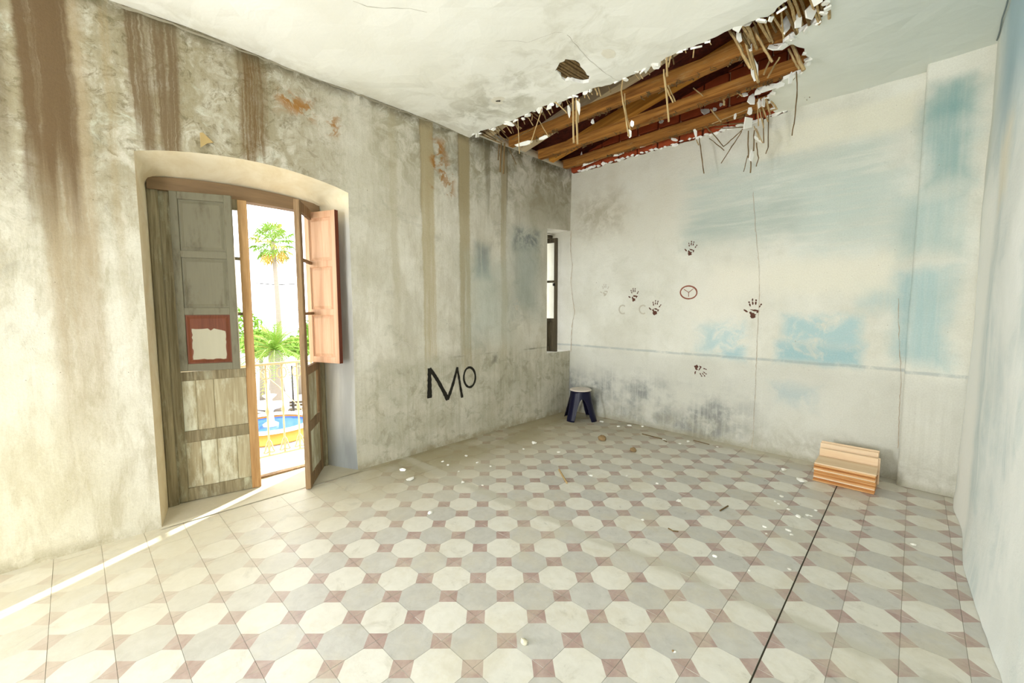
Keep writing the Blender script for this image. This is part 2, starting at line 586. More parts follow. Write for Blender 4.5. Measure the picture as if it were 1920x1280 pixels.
def mat_wall_right():
    q = Mat('limewashed_plaster_right')
    co = q.coord()
    _, y, z = q.sep(co)
    P = q.comb(y, z, 0.)
    W = q.warp(P, 2., .3, 5)
    strk = q.noise(q.comb(q.math('MULTIPLY', y, 10.), q.math('MULTIPLY', z, .7), 2.), 1., 5, .65)
    n2 = q.noise(W, 4., 8, .7, .6)
    c = q.mix(q.remap(q.noise(W, 1.2, 6), .3, .7), srgb(212, 216, 212), srgb(230, 232, 228))
    c = q.mix(q.mul(q.remap(q.noise(W, .9, 5, .6), .42, .6), q.remap(strk, .3, .55), .6), c, srgb(178, 194, 194))
    c = q.mix(q.mul(q.remap(z, 2.3, 2.9), q.remap(y, 4.6, 3.9), .9), c, srgb(156, 182, 192))
    ridge = q.patch(W, (4.25, 1.0), (.40, 1.35), .2)
    c = q.mix(q.mul(ridge, .9), c, srgb(236, 236, 230))
    c = q.mix(q.mul(q.patch(W, (3.6, 2.3), (.22, .2), .12), .8), c, srgb(224, 218, 200))
    c = q.mix(q.mul(q.remap(y, 4.45, 4.68), q.remap(z, 1.2, 2.6), .4), c, srgb(196, 192, 172))
    q.bump(q.math('ADD', n2, q.math('MULTIPLY', q.noise(P, 36, 4, .7), .3)), .35, .015)
    return q.done(c, .88)


def mat_reveal():
    q = Mat('cream_reveal_plaster')
    co = q.coord()
    x, y, z = q.sep(co)
    n = q.noise(co, 3.5, 7, .65, .5)
    st = q.noise(q.warp(q.vm('MULTIPLY', co, (5, 5, .9)), 1.5, .5), 1., 6)
    c = q.mix(q.remap(n, .3, .7), srgb(216, 200, 164), srgb(232, 222, 196))
    rgt = q.remap(y, 1.35, 1.55)  # right side greyed: its dimness away from the sun is put into colour
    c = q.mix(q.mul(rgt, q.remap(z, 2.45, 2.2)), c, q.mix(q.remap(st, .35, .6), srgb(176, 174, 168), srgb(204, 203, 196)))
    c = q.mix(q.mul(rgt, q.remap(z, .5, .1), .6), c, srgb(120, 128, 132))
    c = q.mix(q.remap(y, 3.0, 3.4), c, srgb(224, 222, 212))
    q.bump(n, .3, .012)
    return q.done(c, .9)


def mat_ceiling():
    q = Mat('ceiling_plaster')
    co = q.coord()
    x, y, z = q.sep(co)
    W = q.warp(co, 1.6, .35, 5)
    n1 = q.noise(W, 1.3, 6)
    n2 = q.noise(W, 4., 7, .65, .6)
    c = q.mix(q.remap(n1, .3, .7), srgb(234, 233, 222), srgb(240, 240, 232))
    P = q.comb(x, y, 0.)
    P = q.warp(P, 2.5, .25, 4)
    c = q.mix(q.mul(q.patch(P, (-3.0, 2.72), (.45, .18), .25), q.remap(n2, .38, .62), .7), c, srgb(160, 158, 138))
    c = q.mix(q.mul(q.patch(P, (-2.4, 2.6), (.9, .5), .5), q.remap(n2, .45, .68), .45), c, srgb(186, 182, 160))
    c = q.mix(q.mul(q.remap(x, -1.3, -.1), .55), c, srgb(204, 214, 208))
    c = q.mix(q.mul(q.remap(x, -3.35, -3.66), q.remap(n2, .35, .6), .35), c, srgb(176, 166, 136))
    q.bump(n2, .25, .012)
    return q.done(c, .92)


# ------------------------------------------------------------------ floor materials
def tile_mat(name, c0, c1, rough=.36, vein=None):
    q = Mat(name)
    co = q.n('ShaderNodeNewGeometry').outputs['Position']
    x, y, z = q.sep(co)
    P = q.comb(x, y, 0.)
    W = q.warp(P, 2.5, .4, 5)
    n1 = q.noise(P, 14., 6, .7, .4)
    n2 = q.noise(W, 1.8, 6, .6)
    n3 = q.noise(P, 70., 3, .6)
    f = q.math('ADD', q.math('MULTIPLY', q.remap(n1, .3, .7), .6), q.math('MULTIPLY', q.rand(), .4))
    c = q.mix(f, c0, c1)
    # dust: thick along the left wall and in the far corner, thin elsewhere
    dx = q.remap(x, -2.2, -3.3)
    dl = q.mul(q.remap(x, -1.6, -3.3), q.remap(y, 1.6, .4), .9)
    dc = q.mul(q.remap(y, 2.6, 4.3), q.remap(x, -.8, -3.0), .75)
    db = q.mul(q.remap(y, 4.4, 4.8), .8)
    d = q.math('MAXIMUM', q.math('MAXIMUM', q.math('MULTIPLY', dx, .95), dl), q.math('MAXIMUM', dc, db))
    d = q.math('MULTIPLY', d, q.remap(n2, .22, .58, .45, 1.))
    thin = q.mul(q.remap(q.noise(W, 3.2, 7, .7), .42, .68), .45)
    d = q.math('MAXIMUM', d, thin)
    deep = q.math('MAXIMUM', q.mul(q.remap(x, -2.6, -3.4), q.remap(y, 1.3, 2.0)), q.mul(q.remap(y, 3.4, 4.6), q.remap(x, -1.2, -2.6)))  # browner dust here also carries shading painted beside the wall and corner
    dust = q.mix(deep, q.mix(n1, srgb(190, 180, 154), srgb(210, 203, 182)), q.mix(n1, srgb(142, 130, 98), srgb(168, 158, 128)))
    c = q.mix(d, c, dust)
    c = q.mix(q.mul(q.remap(q.noise(P, 5., 8, .75, 1.2), .54, .70), .35), c, srgb(164, 158, 142))
    # long smear of swept dust running across the room
    A, B = at_z(1000, 960, 0).xy, at_z(1455, 1150, 0).xy
    nn = Vector((-(B - A).y, (B - A).x)).normalized()
    wx, wy, _ = q.sep(q.warp(P, 3., .16, 4))
    dist = q.math('ABSOLUTE', q.math('SUBTRACT', q.math('ADD', q.math('MULTIPLY', wx, nn.x), q.math('MULTIPLY', wy, nn.y)), nn.dot(A)))
    c = q.mix(q.mul(q.remap(dist, .07, .015), q.remap(n2, .3, .55), .75), c, srgb(186, 182, 166))
    c = q.mix(q.remap(n3, .68, .74, 0., .5), c, srgb(222, 218, 204))
    r = q.math('ADD', q.math('MULTIPLY', q.remap(n1, .3, .7), .2), q.math('ADD', rough - .1, q.math('MULTIPLY', d, .22)))
    q.bump(q.math('ADD', n1, q.math('MULTIPLY', n3, .4)), .22, .004)
    return q.done(c, r, Specular_IOR_Level=.5)


M = {}
M['wall_left'] = mat_wall_left()
M['wall_back'] = mat_wall_back()
M['wall_right'] = mat_wall_right()
M['reveal'] = mat_reveal()
M['ceiling'] = mat_ceiling()
M['tile_cream'] = tile_mat('tile_cream', srgb(208, 205, 195), srgb(224, 221, 212))
M['tile_grey'] = tile_mat('tile_grey', srgb(178, 176, 170), srgb(200, 198, 192))
M['tile_red'] = tile_mat('tile_red', srgb(156, 128, 122), srgb(184, 164, 156))
M['grout'] = tile_mat('grout', srgb(190, 184, 168), srgb(204, 198, 184), .8)
M['dark_gap'] = simple('dark_gap', srgb(70, 64, 54), .95)
M['outer_wall'] = simple('outer_wall_render', srgb(226, 220, 204), .9, .06, 3.)
M['plain_wall'] = simple('plain_plaster', srgb(218, 216, 206), .9, .06, 2.)
M['wood_grey'] = wood('weathered_grey_door_wood', srgb(104, 92, 66), srgb(156, 144, 114), .75, 24, srgb(164, 162, 138), .35)
M['wood_shutter'] = wood('olive_grey_shutter_paint', srgb(74, 66, 48), srgb(98, 92, 72), .65, 22, srgb(106, 101, 82), .6, 3.)
M['wood_plank'] = wood('bleached_plank_wood', srgb(150, 136, 104), srgb(186, 176, 146), .75, 20, srgb(198, 196, 174), .45, 5.)
M['wood_brown'] = wood('worn_brown_stile_wood', srgb(104, 80, 54), srgb(148, 120, 86), .7, 26, srgb(138, 120, 94), .35, 8.)
M['wood_sunny'] = wood('sunlit raw brown stile'.replace(' ', '_'), srgb(150, 110, 66), srgb(190, 152, 104), .65, 20, srgb(176, 152, 116), .3, 9.)  # raw orange-brown wood, with its sunlit warmth put into the colour
M['wood_salmon'] = wood('new_salmon_pine', srgb(200, 152, 120), srgb(222, 182, 150), .5, 16, None, 0, 11.)
M['wood_red_edge'] = wood('dark_red_edge_wood', srgb(84, 38, 24), srgb(112, 54, 34), .6, 20, None, 0, 2.)
M['wood_rust'] = wood('rust_brown_panel_paint', srgb(92, 48, 26), srgb(116, 64, 38), .6, 18, None, 0, 13.)
M['bare_patch'] = simple('bare_grey_wood_patch', srgb(170, 164, 142), .8, .1, 14., .2, None, (1, 1, .1))
M['wood_window'] = wood('dark_window_wood', srgb(66, 58, 44), srgb(104, 94, 74), .7, 22, srgb(116, 110, 92), .3, 17.)
M['joist'] = wood('ochre_joist_wood', srgb(112, 68, 26), srgb(176, 122, 56), .85, 22, srgb(158, 128, 82), .32, 21.)
M['rafter'] = wood('yellow_rafter_wood', srgb(170, 108, 36), srgb(214, 154, 68), .75, 20, srgb(190, 150, 90), .2, 23.)
M['rafter_pale'] = wood('pale_limed_rafter', srgb(190, 168, 134), srgb(214, 198, 168), .8, 14, None, 0, 25.)
M['deck'] = wood('dark_red_roof_board', srgb(58, 18, 10), srgb(92, 36, 20), .85, 14, None, 0, 27.)
M['brick'] = simple('red_clay_brick', srgb(156, 70, 36), .9, .28, 9., .4)
M['mortar'] = simple('dusty_mortar', srgb(178, 138, 100), .95, .15, 20., .4)
M['reed'] = wood('dry_reed', srgb(150, 122, 80), srgb(196, 172, 126), .7, 40, None, 0, 29.)
M['reed_dark'] = wood('dark_dry_reed', srgb(92, 72, 44), srgb(132, 108, 70), .75, 40, None, 0, 31.)
M['plaster_chip'] = simple('broken_plaster', srgb(244, 242, 234), .95, .05, 20., .3)
M['paint_black'] = simple('black_graffiti_paint', srgb(34, 31, 24), .8, .35, 40., 0)
M['paint_print'] = simple('dried_brown_paint', srgb(92, 58, 46), .8, .3, 60., 0)
M['paint_red'] = simple('dried_red_paint', srgb(140, 84, 66), .8, .2, 50., 0)
M['paint_faint'] = simple('faint_grey_print', srgb(188, 182, 166), .85, .15, 60., 0)
M['stool_blue'] = simple('navy_plastic', srgb(12, 12, 40), .35, .1, 5., 0)
M['stool_top'] = simple('dusty_plastic_seat', srgb(206, 196, 186), .55, .08, 12., .05)
M['iron_white'] = simple('white_painted_iron', srgb(206, 192, 156), .5, .06, 30., .05)
M['steel'] = simple('dull_steel', srgb(60, 56, 50), .55, .2, 30., .1, .6)
g = Mat('window_glass')
g.b.inputs['Transmission Weight'].default_value = 1.0
g.b.inputs['IOR'].default_value = 1.02
M['glass'] = g.done((.97, .99, .98, 1), .02)

# ------------------------------------------------------------------ room shell


def disp(u, v, amp=.012, seed=0.):
    return amp * (noise.noise(Vector((u * 1.1 + seed, v * 1.1, seed))) + .5 * noise.noise(Vector((u * 3.1, v * 3.1 + seed, 1.3))) + .25 * noise.noise(Vector((u * 9., v * 9., 2.7))))


X_FRAME, X_OUT = -3.99, -4.22


def arch(y0, y1, spring, apex, n=14):
    """right foot, over the arch, left foot (u, v), counter clockwise from bottom left"""
    pts = []
    for i in range(n + 1):
        t = i / n
        pts.append((y1 + (y0 - y1) * t, spring + (apex - spring) * math.sin(math.pi * t) ** .8))
    return pts


def opening(y0, y1, zb, spring, apex):
    return [(y0, zb), (y1, zb)] + arch(y0, y1, spring, apex)


DOOR_F = opening(.215, 1.615, 0, 2.52, 2.615)       # at the room face
DOOR_M = opening(.285, 1.465, 0, 2.43, 2.475)       # at the frame
DOOR_O = opening(.285, 1.66, 0, 2.43, 2.475)       # outer face
LIGHT_OPENING_F = [(y - 4.3, z) for y, z in DOOR_F]  # unseen second opening, added behind the camera to let light in
LIGHT_OPENING_M = [(y - 4.3, z) for y, z in DOOR_M]
YE = -5.4                                            # end wall behind the camera
# room-side outline of the left wall, with the corner window as a notch in its far edge
WIN_Y, WIN_ZB, WIN_ZT = 4.33, .88, 2.575
outerL = [(YE, 0), (-4.3 + .215, 0)] + [(y, z) for y, z in reversed(LIGHT_OPENING_F[2:])] + [(-4.3 + 1.615, 0), (.215, 0)]
outerL += list(reversed(DOOR_F[2:])) + [(1.615, 0), (YB, 0), (YB, WIN_ZB), (WIN_Y, WIN_ZB), (WIN_Y, WIN_ZT), (YB, WIN_ZT + .03), (YB, HC + .03), (YE, HC + .03)]


def dedupe(p):
    o = []
    for a in p:
        if not o or (abs(a[0] - o[-1][0]) + abs(a[1] - o[-1][1])) > 1e-6:
            o.append(a)
    if abs(o[0][0] - o[-1][0]) + abs(o[0][1] - o[-1][1]) < 1e-6:
        o.pop()
    return o


def lw(y, z):
    # the foot of the wall and the door corner are worn and rounded
    e = disp(y, z, .014, 1.)
    e += .03 * math.exp(-z / .12) if y < .3 else .012 * math.exp(-z / .08)
    return Vector((XL + e, y, z))


outerL = densify(dedupe(outerL), .06)
V, Fc = fill(outerL, [], .085)
mb = MB()
mb.add([lw(*p) for p in V], [tuple(reversed(f)) for f in Fc], 0)


def loft(mb, A, B, mi, closed=False):
    n = len(A)
    mb.add(list(A) + list(B), [(i, (i + 1) % n, n + (i + 1) % n, n + i) for i in range(n if closed else n - 1)], mi)


def reveal(mb, front, mid, out, mi=1):
    fr = densify(front[1:] + [front[0]], .06, False)
    # resample the three loops to equal counts
    def res(p, n):
        d = [0]
        for i in range(len(p) - 1):
            d.append(d[-1] + (Vector(p[i + 1]) - Vector(p[i])).length)
        o = []
        for k in range(n):
            t = d[-1] * k / (n - 1)
            i = max(j for j in range(len(d)) if d[j] <= t + 1e-9)
            i = min(i, len(p) - 2)
            q = (t - d[i]) / max(1e-9, d[i + 1] - d[i])
            o.append(Vector(p[i]) + (Vector(p[i + 1]) - Vector(p[i])) * q)
        return o
    n = len(fr)
    md = res(mid[1:] + [mid[0]], n)
    ot = res(out[1:] + [out[0]], n)
    A = [lw(*p) for p in fr]
    k = 4
    rings = [A]
    for j in range(1, k + 1):
        t = j / k
        ring = []
        for a, b in zip(A, md):
            bb = Vector((X_FRAME, b.x, b.y))
            p = a.lerp(bb, t)
            e = disp(p.y * 2 + p.x, p.z * 1.5, .008, 6.) * math.sin(math.pi * t)
            p.y += e
            p.z += e if p.z > 2.2 else 0
            ring.append(p)
        rings.append(ring)
    rings.append([Vector((X_OUT, b.x, b.y)) for b in ot])
    for a, b in zip(rings[:-1], rings[1:]):
        loft(mb, a, b, mi)


reveal(mb, DOOR_F, DOOR_M, DOOR_O)
reveal(mb, LIGHT_OPENING_F, LIGHT_OPENING_M, LIGHT_OPENING_M)
# corner window reveal: left side, top and sill (its right side is the back wall running on)
wy0 = 4.40
for a, b in (((WIN_Y, WIN_ZB), (WIN_Y, WIN_ZT)), ((WIN_Y, WIN_ZT), (YB, WIN_ZT + .03)), ((YB, WIN_ZB), (WIN_Y, WIN_ZB))):
    pa, pb = lw(*a), lw(*b)
    oa = Vector((X_OUT, max(a[0], wy0), a[1])); ob = Vector((X_OUT, max(b[0], wy0), b[1]))
    n = 10
    loft(mb, [pa.lerp(pb, i / n) for i in range(n + 1)], [oa.lerp(ob, i / n) for i in range(n + 1)], 1)
# outer face of the wall
outO = dedupe([(YE - .2, -.2), (-4.3 + .285, -.2), (-4.3 + .285, 0)] + list(reversed(LIGHT_OPENING_M[2:])) + [(-4.3 + 1.465, 0), (-4.3 + 1.465, -.2), (.285, -.2), (.285, 0)] +
              list(reversed(DOOR_O[2:])) + [(1.66, 0), (1.66, -.2), (YB + .25, -.2), (YB + .25, WIN_ZB), (wy0, WIN_ZB), (wy0, WIN_ZT), (YB, WIN_ZT + .03), (YB + .25, WIN_ZT + .03), (YB + .25, 3.62), (YE - .2, 3.62)])
outO = [p for p in outO]
V, Fc = fill(outO, [], .6)
mb.add([(X_OUT, y, z) for y, z in V], Fc, 2)
# wall head carrying the rafters
mb.box((X_OUT, YE, HC + .03), (XL - .0, YB, HC + .12), 2)
wall_left = mb.build('wall_left', [M['wall_left'], M['reveal'], M['outer_wall']], None, True)
tag(wall_left, 'thick plastered wall with brown water stains and a black scrawled MO', kind='structure')

# back wall --------------------------------------------------------------
rnd = random.Random(3)


def bw(x, z):
    return Vector((x, YB + disp(x, z, .012, 4.) - .015 * math.exp(-z / .06), z))


top = jag([(-1.05, HC - .01), (-3.62, HC - .012)], .05, .012, rnd)
outerB = densify([(X_OUT, 0), (XR + .1, 0), (XR + .1, HC + .02), (-1.05, HC + .02)], .08, False) + top + [(XL, HC + .02), (X_OUT, HC + .02)]
outerB = dedupe(outerB)
V, Fc = fill(outerB, [], .085)
mb = MB()
mb.add([bw(*p) for p in V], Fc, 0)
mb.box((X_OUT, YB + .05, -.2), (XR + .3, YB + .25, 4.75), 1)
# close the jagged top back to the brickwork
tp = [bw(*p) for p in top]
loft(mb, tp, [Vector((p.x, YB + .05, p.z)) for p in tp], 0)
wall_back = mb.build('wall_back', [M['wall_back'], M['mortar']], None, True)
tag(wall_back, 'pale plaster wall with worn blue limewash, handprints and a grey dado line', kind='structure')

# brickwork of the back wall, showing through the hole above the ceiling line
brick_me = None
for row in range(7):
    for k in range(13):
        x0 = -3.95 + k * .262 + (.13 if row % 2 else 0)
        z0 = HC + .005 + row * .118
        if x0 > -.7:
            continue
        if brick_me is None:
            b = MB(); b.box((0, 0, 0), (.246, .07, .104), 0, .006)
            o = b.build('brick', M['brick'], wall_back)
            brick_me = o.data
        else:
            o = link_data('brick', brick_me, wall_back)
        o.location = (x0 + rnd.uniform(-.004, .004), YB + .012 + rnd.uniform(-.006, .004), z0)
        o.rotation_euler = (0, 0, rnd.uniform(-.008, .008))

# pilaster in the right hand corner
mb = MB()
PX0, PY = -.098, 4.70
n_u, n_v = 8, 40
vs, fs = [], []
prof = [(PX0 + .005, YB + .02), (PX0, YB - .05), (PX0 + .004, PY + .012), (PX0 + .02, PY), (PX0 + .12, PY + .003), (PX0 + .24, PY - .002), (XR + .03, PY)]
for j in range(n_v + 1):
    z = HC * j / n_v + (.02 if j == n_v else 0)
    for (x, y) in prof:
        e = disp(x, z, .010, 8.)
        vs.append((x + e * .6, y + e - .01 * math.exp(-z / .06), z))
L = len(prof)
for j in range(n_v):
    for i in range(L - 1):
        fs.append((j * L + i, j * L + i + 1, (j + 1) * L + i + 1, (j + 1) * L + i))
mb.add(vs, fs)
pil = mb.build('pilaster', M['wall_back'], wall_back, True)

# right wall -------------------------------------------------------------


def rw(y, z):
    b = .25 if y > 3.5 else .25 + .05 * min(1, (3.5 - y) / 1.0) + .01 * max(0, 2.5 - y)
    # a thick plaster ridge beside the corner and a bulging foot
    r = .014 * math.exp(-((y - (4.45 - .35 * max(0, z - 1.6))) / .22) ** 2) * (1 if z < 2.5 else math.exp(-((z - 2.5) / .1) ** 2))
    f = .020 * math.exp(-z / .14) * (1 if y > 2.6 else .6)
    return Vector((b + .012 + disp(y, z, .014, 12.) - r - f, y, z))


V, Fc = fill(densify([(YE, 0), (-3.15, 0), (-3.15, 2.2), (-2.05, 2.2), (-2.05, 0), (YB + .02, 0), (YB + .02, HC + .03), (YE, HC + .03)], .08), [], .09)  # outline skips an unseen doorway added to light the left wall
mb = MB()
mb.add([rw(*p) for p in V], Fc, 0)
for y0, y1, z0, z1 in ((YE - .2, -3.15, -.2, 4.85), (-3.15, -2.05, 2.2, 4.85), (-3.15, -2.05, -.2, 0), (-2.05, YB + .25, -.2, 4.85)):
    mb.box((XR + .12, y0, z0), (XR + .32, y1, z1), 1)
wall_right = mb.build('wall_right', [M['wall_right'], M['plain_wall']], None, True)
tag(wall_right, 'uneven plaster wall with pale blue and white limewash', kind='structure')

# end wall behind the camera, with an opening added to let light in -----------------
V, Fc = fill([(X_OUT, 0), (XR + .3, 0), (XR + .3, HC + .03), (X_OUT, HC + .03)], [[(-1.5, .9), (-.3, .9), (-.3, 2.3), (-1.5, 2.3)]], .5)
mb = MB()
mb.add([(x, YE, z) for x, z in V], Fc, 0)
mb.add([(x, YE - .2, z) for x, z in V], Fc, 0)
for a, b in (((-1.5, .9), (-.3, .9)), ((-.3, .9), (-.3, 2.3)), ((-.3, 2.3), (-1.5, 2.3)), ((-1.5, 2.3), (-1.5, .9))):
    mb.add([(a[0], YE, a[1]), (b[0], YE, b[1]), (b[0], YE - .2, b[1]), (a[0], YE - .2, a[1])], [(0, 1, 2, 3)])
mb.box((X_OUT, YE - .2, HC + .03), (XR + .3, YE, 4.85))
wall_front = mb.build('wall_front', M['plain_wall'])
tag(wall_front, 'plain plaster end wall with an opening added for light', kind='structure')

# ceiling ----------------------------------------------------------------
HOLE = [(-3.70, 3.0), (-3.42, 2.98), (-3.31, 3.03), (-3.19, 3.03), (-2.97, 3.05), (-2.75, 3.04), (-2.56, 3.05), (-2.44, 3.11), (-2.28, 3.09), (-2.08, 3.115),
        (-1.99, 3.17), (-1.83, 3.16), (-1.69, 3.15), (-1.58, 3.157), (-1.49, 3.137), (-1.40, 3.125), (-1.29, 3.146), (-1.15, 3.15), (-1.04, 3.14), (-.93, 3.145),
        (-.82, 3.17), (-.756, 3.117), (-.70, 3.07), (-.575, 3.17), (-.53, 3.34), (-.57, 3.435), (-.62, 3.49), (-.70, 3.53), (-.84, 3.60), (-.78, 3.68), (-.745, 3.78), (-.74, 3.95),
        (-.81, 4.14), (-.945, 4.17), (-1.05, 4.30), (-1.12, 4.43), (-1.142, 4.70), (-1.16, YB + .04), (-3.70, YB + .04)]
rnd = random.Random(11)
edge = jag(HOLE[:-1], .035, .010, rnd)
HOLEJ = edge + [HOLE[-1]]
outerC = [(XL - .02, YE)] + [(XR + .12, YE), (XR + .12, YB + .04)] + list(reversed(HOLEJ[1:-1])) + [(XL - .02, 3.0)]
outerC = densify(dedupe(outerC), .12)
SMALL = jag([(-2.21, 2.69), (-2.13, 2.655), (-2.05, 2.64), (-2.01, 2.70), (-2.03, 2.82), (-2.04, 2.93), (-2.10, 3.0), (-2.17, 2.93), (-2.225, 2.85), (-2.21, 2.69)], .03, .012, rnd)
SMALL = dedupe(SMALL[:-1])
V, Fc = fill(outerC, [SMALL], .12)


def cl(x, y, up=0.):
    sag = disp(x, y, .016, 20.)
    # plaster sags a little along the broken front edge
    s = .025 * math.exp(-((y - 3.0) / .25) ** 2) if x < -.6 else 0
    return Vector((x, y, HC + sag - s + up))


mb = MB()
mb.add([cl(*p) for p in V], Fc, 0)
mb.add([cl(p[0], p[1], .028) for p in V], Fc, 1)
cnt = {}
for f in Fc:
    for i in range(3):
        a, b = f[i], f[(i + 1) % 3]
        cnt[(min(a, b), max(a, b))] = cnt.get((min(a, b), max(a, b)), 0) + 1
for (a, b), c in cnt.items():
    if c == 1:
        A, B = V[a], V[b]
        mb.add([cl(*A), cl(*B), cl(*B, .028), cl(*A, .028)], [(0, 1, 2, 3)], 2)
ceiling = mb.build('ceiling', [M['ceiling'], M['mortar'], M['plaster_chip']], None, False)
tag(ceiling, 'white plaster ceiling with a long jagged hole broken through to the roof', kind='structure')

# roof above -------------------------------------------------------------
roof = empty('roof', (-2, 3.9, HC))
tag(roof, 'exposed timber roof of joists, sloping rafters and boards above the broken ceiling', kind='structure')
RO = Vector((-2, 3.9, HC))


def roof_part(mb, name, mat, bevel=.006):
    mb.v = [tuple(Vector(v) - RO) for v in mb.v]
    return mb.build(name, mat, roof)


rnd = random.Random(5)
# joist: beam in its own axis (local z is the grain) turned to lie along x
def beam(name, mat, p0, p1, w, h, wav=.006, seed=0):
    p0, p1 = Vector(p0), Vector(p1)
    L = (p1 - p0).length
    n = max(4, int(L / .22))
    vs, fs = [], []
    for i in range(n + 1):
        z = L * i / n
        a, b = disp(z * 2, seed * 3.1, wav, seed), disp(z * 2, seed * 1.7 + 9, wav, seed + 3)
        for sx, sy in ((-1, -1), (-.8, -1), (.8, -1), (1, -1), (1, -.8), (1, .8), (1, 1), (-1, 1), (-1, .8), (-1, -.8)):
            r = .985 if abs(sx) == 1 and abs(sy) == 1 else 1
            vs.append((sx * r * w / 2 + a, sy * r * h / 2 + b, z))
        if i:
            o = (i - 1) * 10
            fs += [(o + k, o + (k + 1) % 10, o + 10 + (k + 1) % 10, o + 10 + k) for k in range(10)]
    fs.append(tuple(range(9, -1, -1)))
    fs.append(tuple(range(n * 10, n * 10 + 10)))
    o = link_mesh(name, vs, fs, mat, roof)
    d = (p1 - p0).normalized()
    xa = Vector((0, 1, 0))
    ya = d.cross(xa).normalized() * -1
    xa = ya.cross(d)
    mm = Matrix((xa, ya, d)).transposed().to_4x4()
    mm.translation = p0 - RO
    o.matrix_local = mm
    return o


for i, y in enumerate((2.86, 3.64, 4.18, 4.70)):
    beam('joist', M['joist'], (XL - .25, y, HC + .085 + (.01 if i == 1 else 0)), (XR + .15, y + rnd.uniform(-.02, .02), HC + .085), .07, .11, .010, i)
for i, y in enumerate((2.0, 2.6)):
    beam('joist', M['joist'], (XL - .25, y, HC + .125), (XR + .15, y, HC + .125), .085, .17, .008, i + 6)


def zr(x):
    return 3.66 + .20 * (x + 2.8)


for i, (y, mt, w) in enumerate(((3.24, M['rafter_pale'], .10), (3.84, M['rafter_pale'], .12), (4.40, M['rafter'], .09))):
    x0, x1 = XL - .45, XR + .2
    beam('rafter', mt, (x0, y, zr(x0) + .03), (x1, y + .04, zr(x1) + .03), w, .13, .01, i + 12)
# boards laid over the rafters
k = 0
y = YE - .25
while y < YB + .3:
    w = .19
    b = MB()
    x0, x1 = X_OUT - .35, XR + .35
    b.v, b.f, b.m = [], [], []
    if y > 2.2:
        vs = [(x0, y, zr(x0) + .10), (x1, y, zr(x1) + .10), (x1, y + w - .006, zr(x1) + .10), (x0, y + w - .006, zr(x0) + .10)]
        b.add(vs + [(a, c, d + .025) for a, c, d in vs], [(0, 3, 2, 1), (4, 5, 6, 7), (0, 1, 5, 4), (1, 2, 6, 5), (2, 3, 7, 6), (3, 0, 4, 7)])
        roof_part(b, 'roof_board', M['deck'])
    y += w
b = MB()
x0, x1 = X_OUT - .4, XR + .4
vs = [(x0, YE - .3, zr(x0) + .126), (x1, YE - .3, zr(x1) + .126), (x1, YB + .3, zr(x1) + .126), (x0, YB + .3, zr(x0) + .126)]
b.add(vs + [(a, c, d + .06) for a, c, d in vs], [(0, 3, 2, 1), (4, 5, 6, 7), (0, 1, 5, 4), (1, 2, 6, 5), (2, 3, 7, 6), (3, 0, 4, 7)])
roof_part(b, 'roof_covering', M['deck'])

# ------------------------------------------------------------------ floor
floor = empty('floor', (0, 0, 0))
tag(floor, 'old floor of octagon cement tiles in cream and grey with small red squares', kind='structure')
TU, TV = Vector((.2115, .007)), Vector((-.0025, .2035))      # one step of the laid grid along x and along y
TO = Vector((-1.157, 1.528))                                   # centre of one cream tile


def tile_mesh(mat):
    h, c = .5 - .004, .293
    oc = [(-h + c, -h), (h - c, -h), (h, -h + c), (h, h - c), (h - c, h), (-h + c, h), (-h, h - c), (-h, -h + c)]
    v = [(x, y, 0) for x, y in oc] + [(-h, -h, 0), (h, -h, 0), (h, h, 0), (-h, h, 0)] + [(-h, -h, -.012), (h, -h, -.012), (h, h, -.012), (-h, h, -.012)]
    v = [((TU * a + TV * b).x, (TU * a + TV * b).y, z) for a, b, z in v]
    f = [tuple(range(8)), (8, 0, 7), (9, 2, 1), (10, 4, 3), (11, 6, 5),
         (12, 13, 9, 1, 0, 8), (13, 14, 10, 3, 2, 9), (14, 15, 11, 5, 4, 10), (15, 12, 8, 7, 6, 11)]
    me = bpy.data.meshes.new('floor_tile')
    me.from_pydata(v, [], f)
    me.materials.append(mat); me.materials.append(M['tile_red'])
    me.polygons.foreach_set('material_index', [0, 1, 1, 1, 1, 0, 0, 0, 0])
    me.update()
    return me


TM = {0: tile_mesh(M['tile_cream']), 1: tile_mesh(M['tile_grey'])}
PAR = 0
cells = []
for i in range(-14, 9):
    for j in range(-36, 18):
        c = TO + TU * i + TV * j + (Vector((.005, 0)) if i > 3 else Vector((0, 0)))
        if c.x < XL - .08 or c.x > XR + .22 or c.y < YE - .05 or c.y > YB + .08:
            continue
        px, py, zd = proj((c.x, c.y, 0))
        inv = 1e9
        if zd > .2 and -90 < px < IW + 90 and py < IH + 120 and c.x > XL - .02 and c.x < XR + .06 and c.y < YB:
            inv = zd
        cells.append((inv, i, j, c))
cells.sort(key=lambda t: t[0])
rnd = random.Random(21)
rest = {0: MB(), 1: MB()}
rmb = MB()
for k, (inv, i, j, c) in enumerate(cells):
    par = (i + j + PAR) % 2
    z = rnd.uniform(-.0006, .0006) - (.002 if i > 3 else 0)
    if k < 300 and inv < 1e8:
        o = link_data('floor_tile', TM[par], floor)
        o.location = (c.x, c.y, z)
        o.rotation_euler = (rnd.uniform(-.002, .002), rnd.uniform(-.002, .002), rnd.choice((0, 1)) * math.pi)
    else:
        me = TM[par]
        vs = [v.co + Vector((c.x, c.y, z)) for v in me.vertices]
        kk = len(rmb.v)
        for p in me.polygons:
            rmb.f.append(tuple(a + kk for a in p.vertices))
            rmb.m.append(2 if p.material_index else par)
        rmb.v += [tuple(v) for v in vs]
tag(rmb.build('tile_field', [M['tile_cream'], M['tile_grey'], M['tile_red']], floor), kind='stuff')
b = MB()
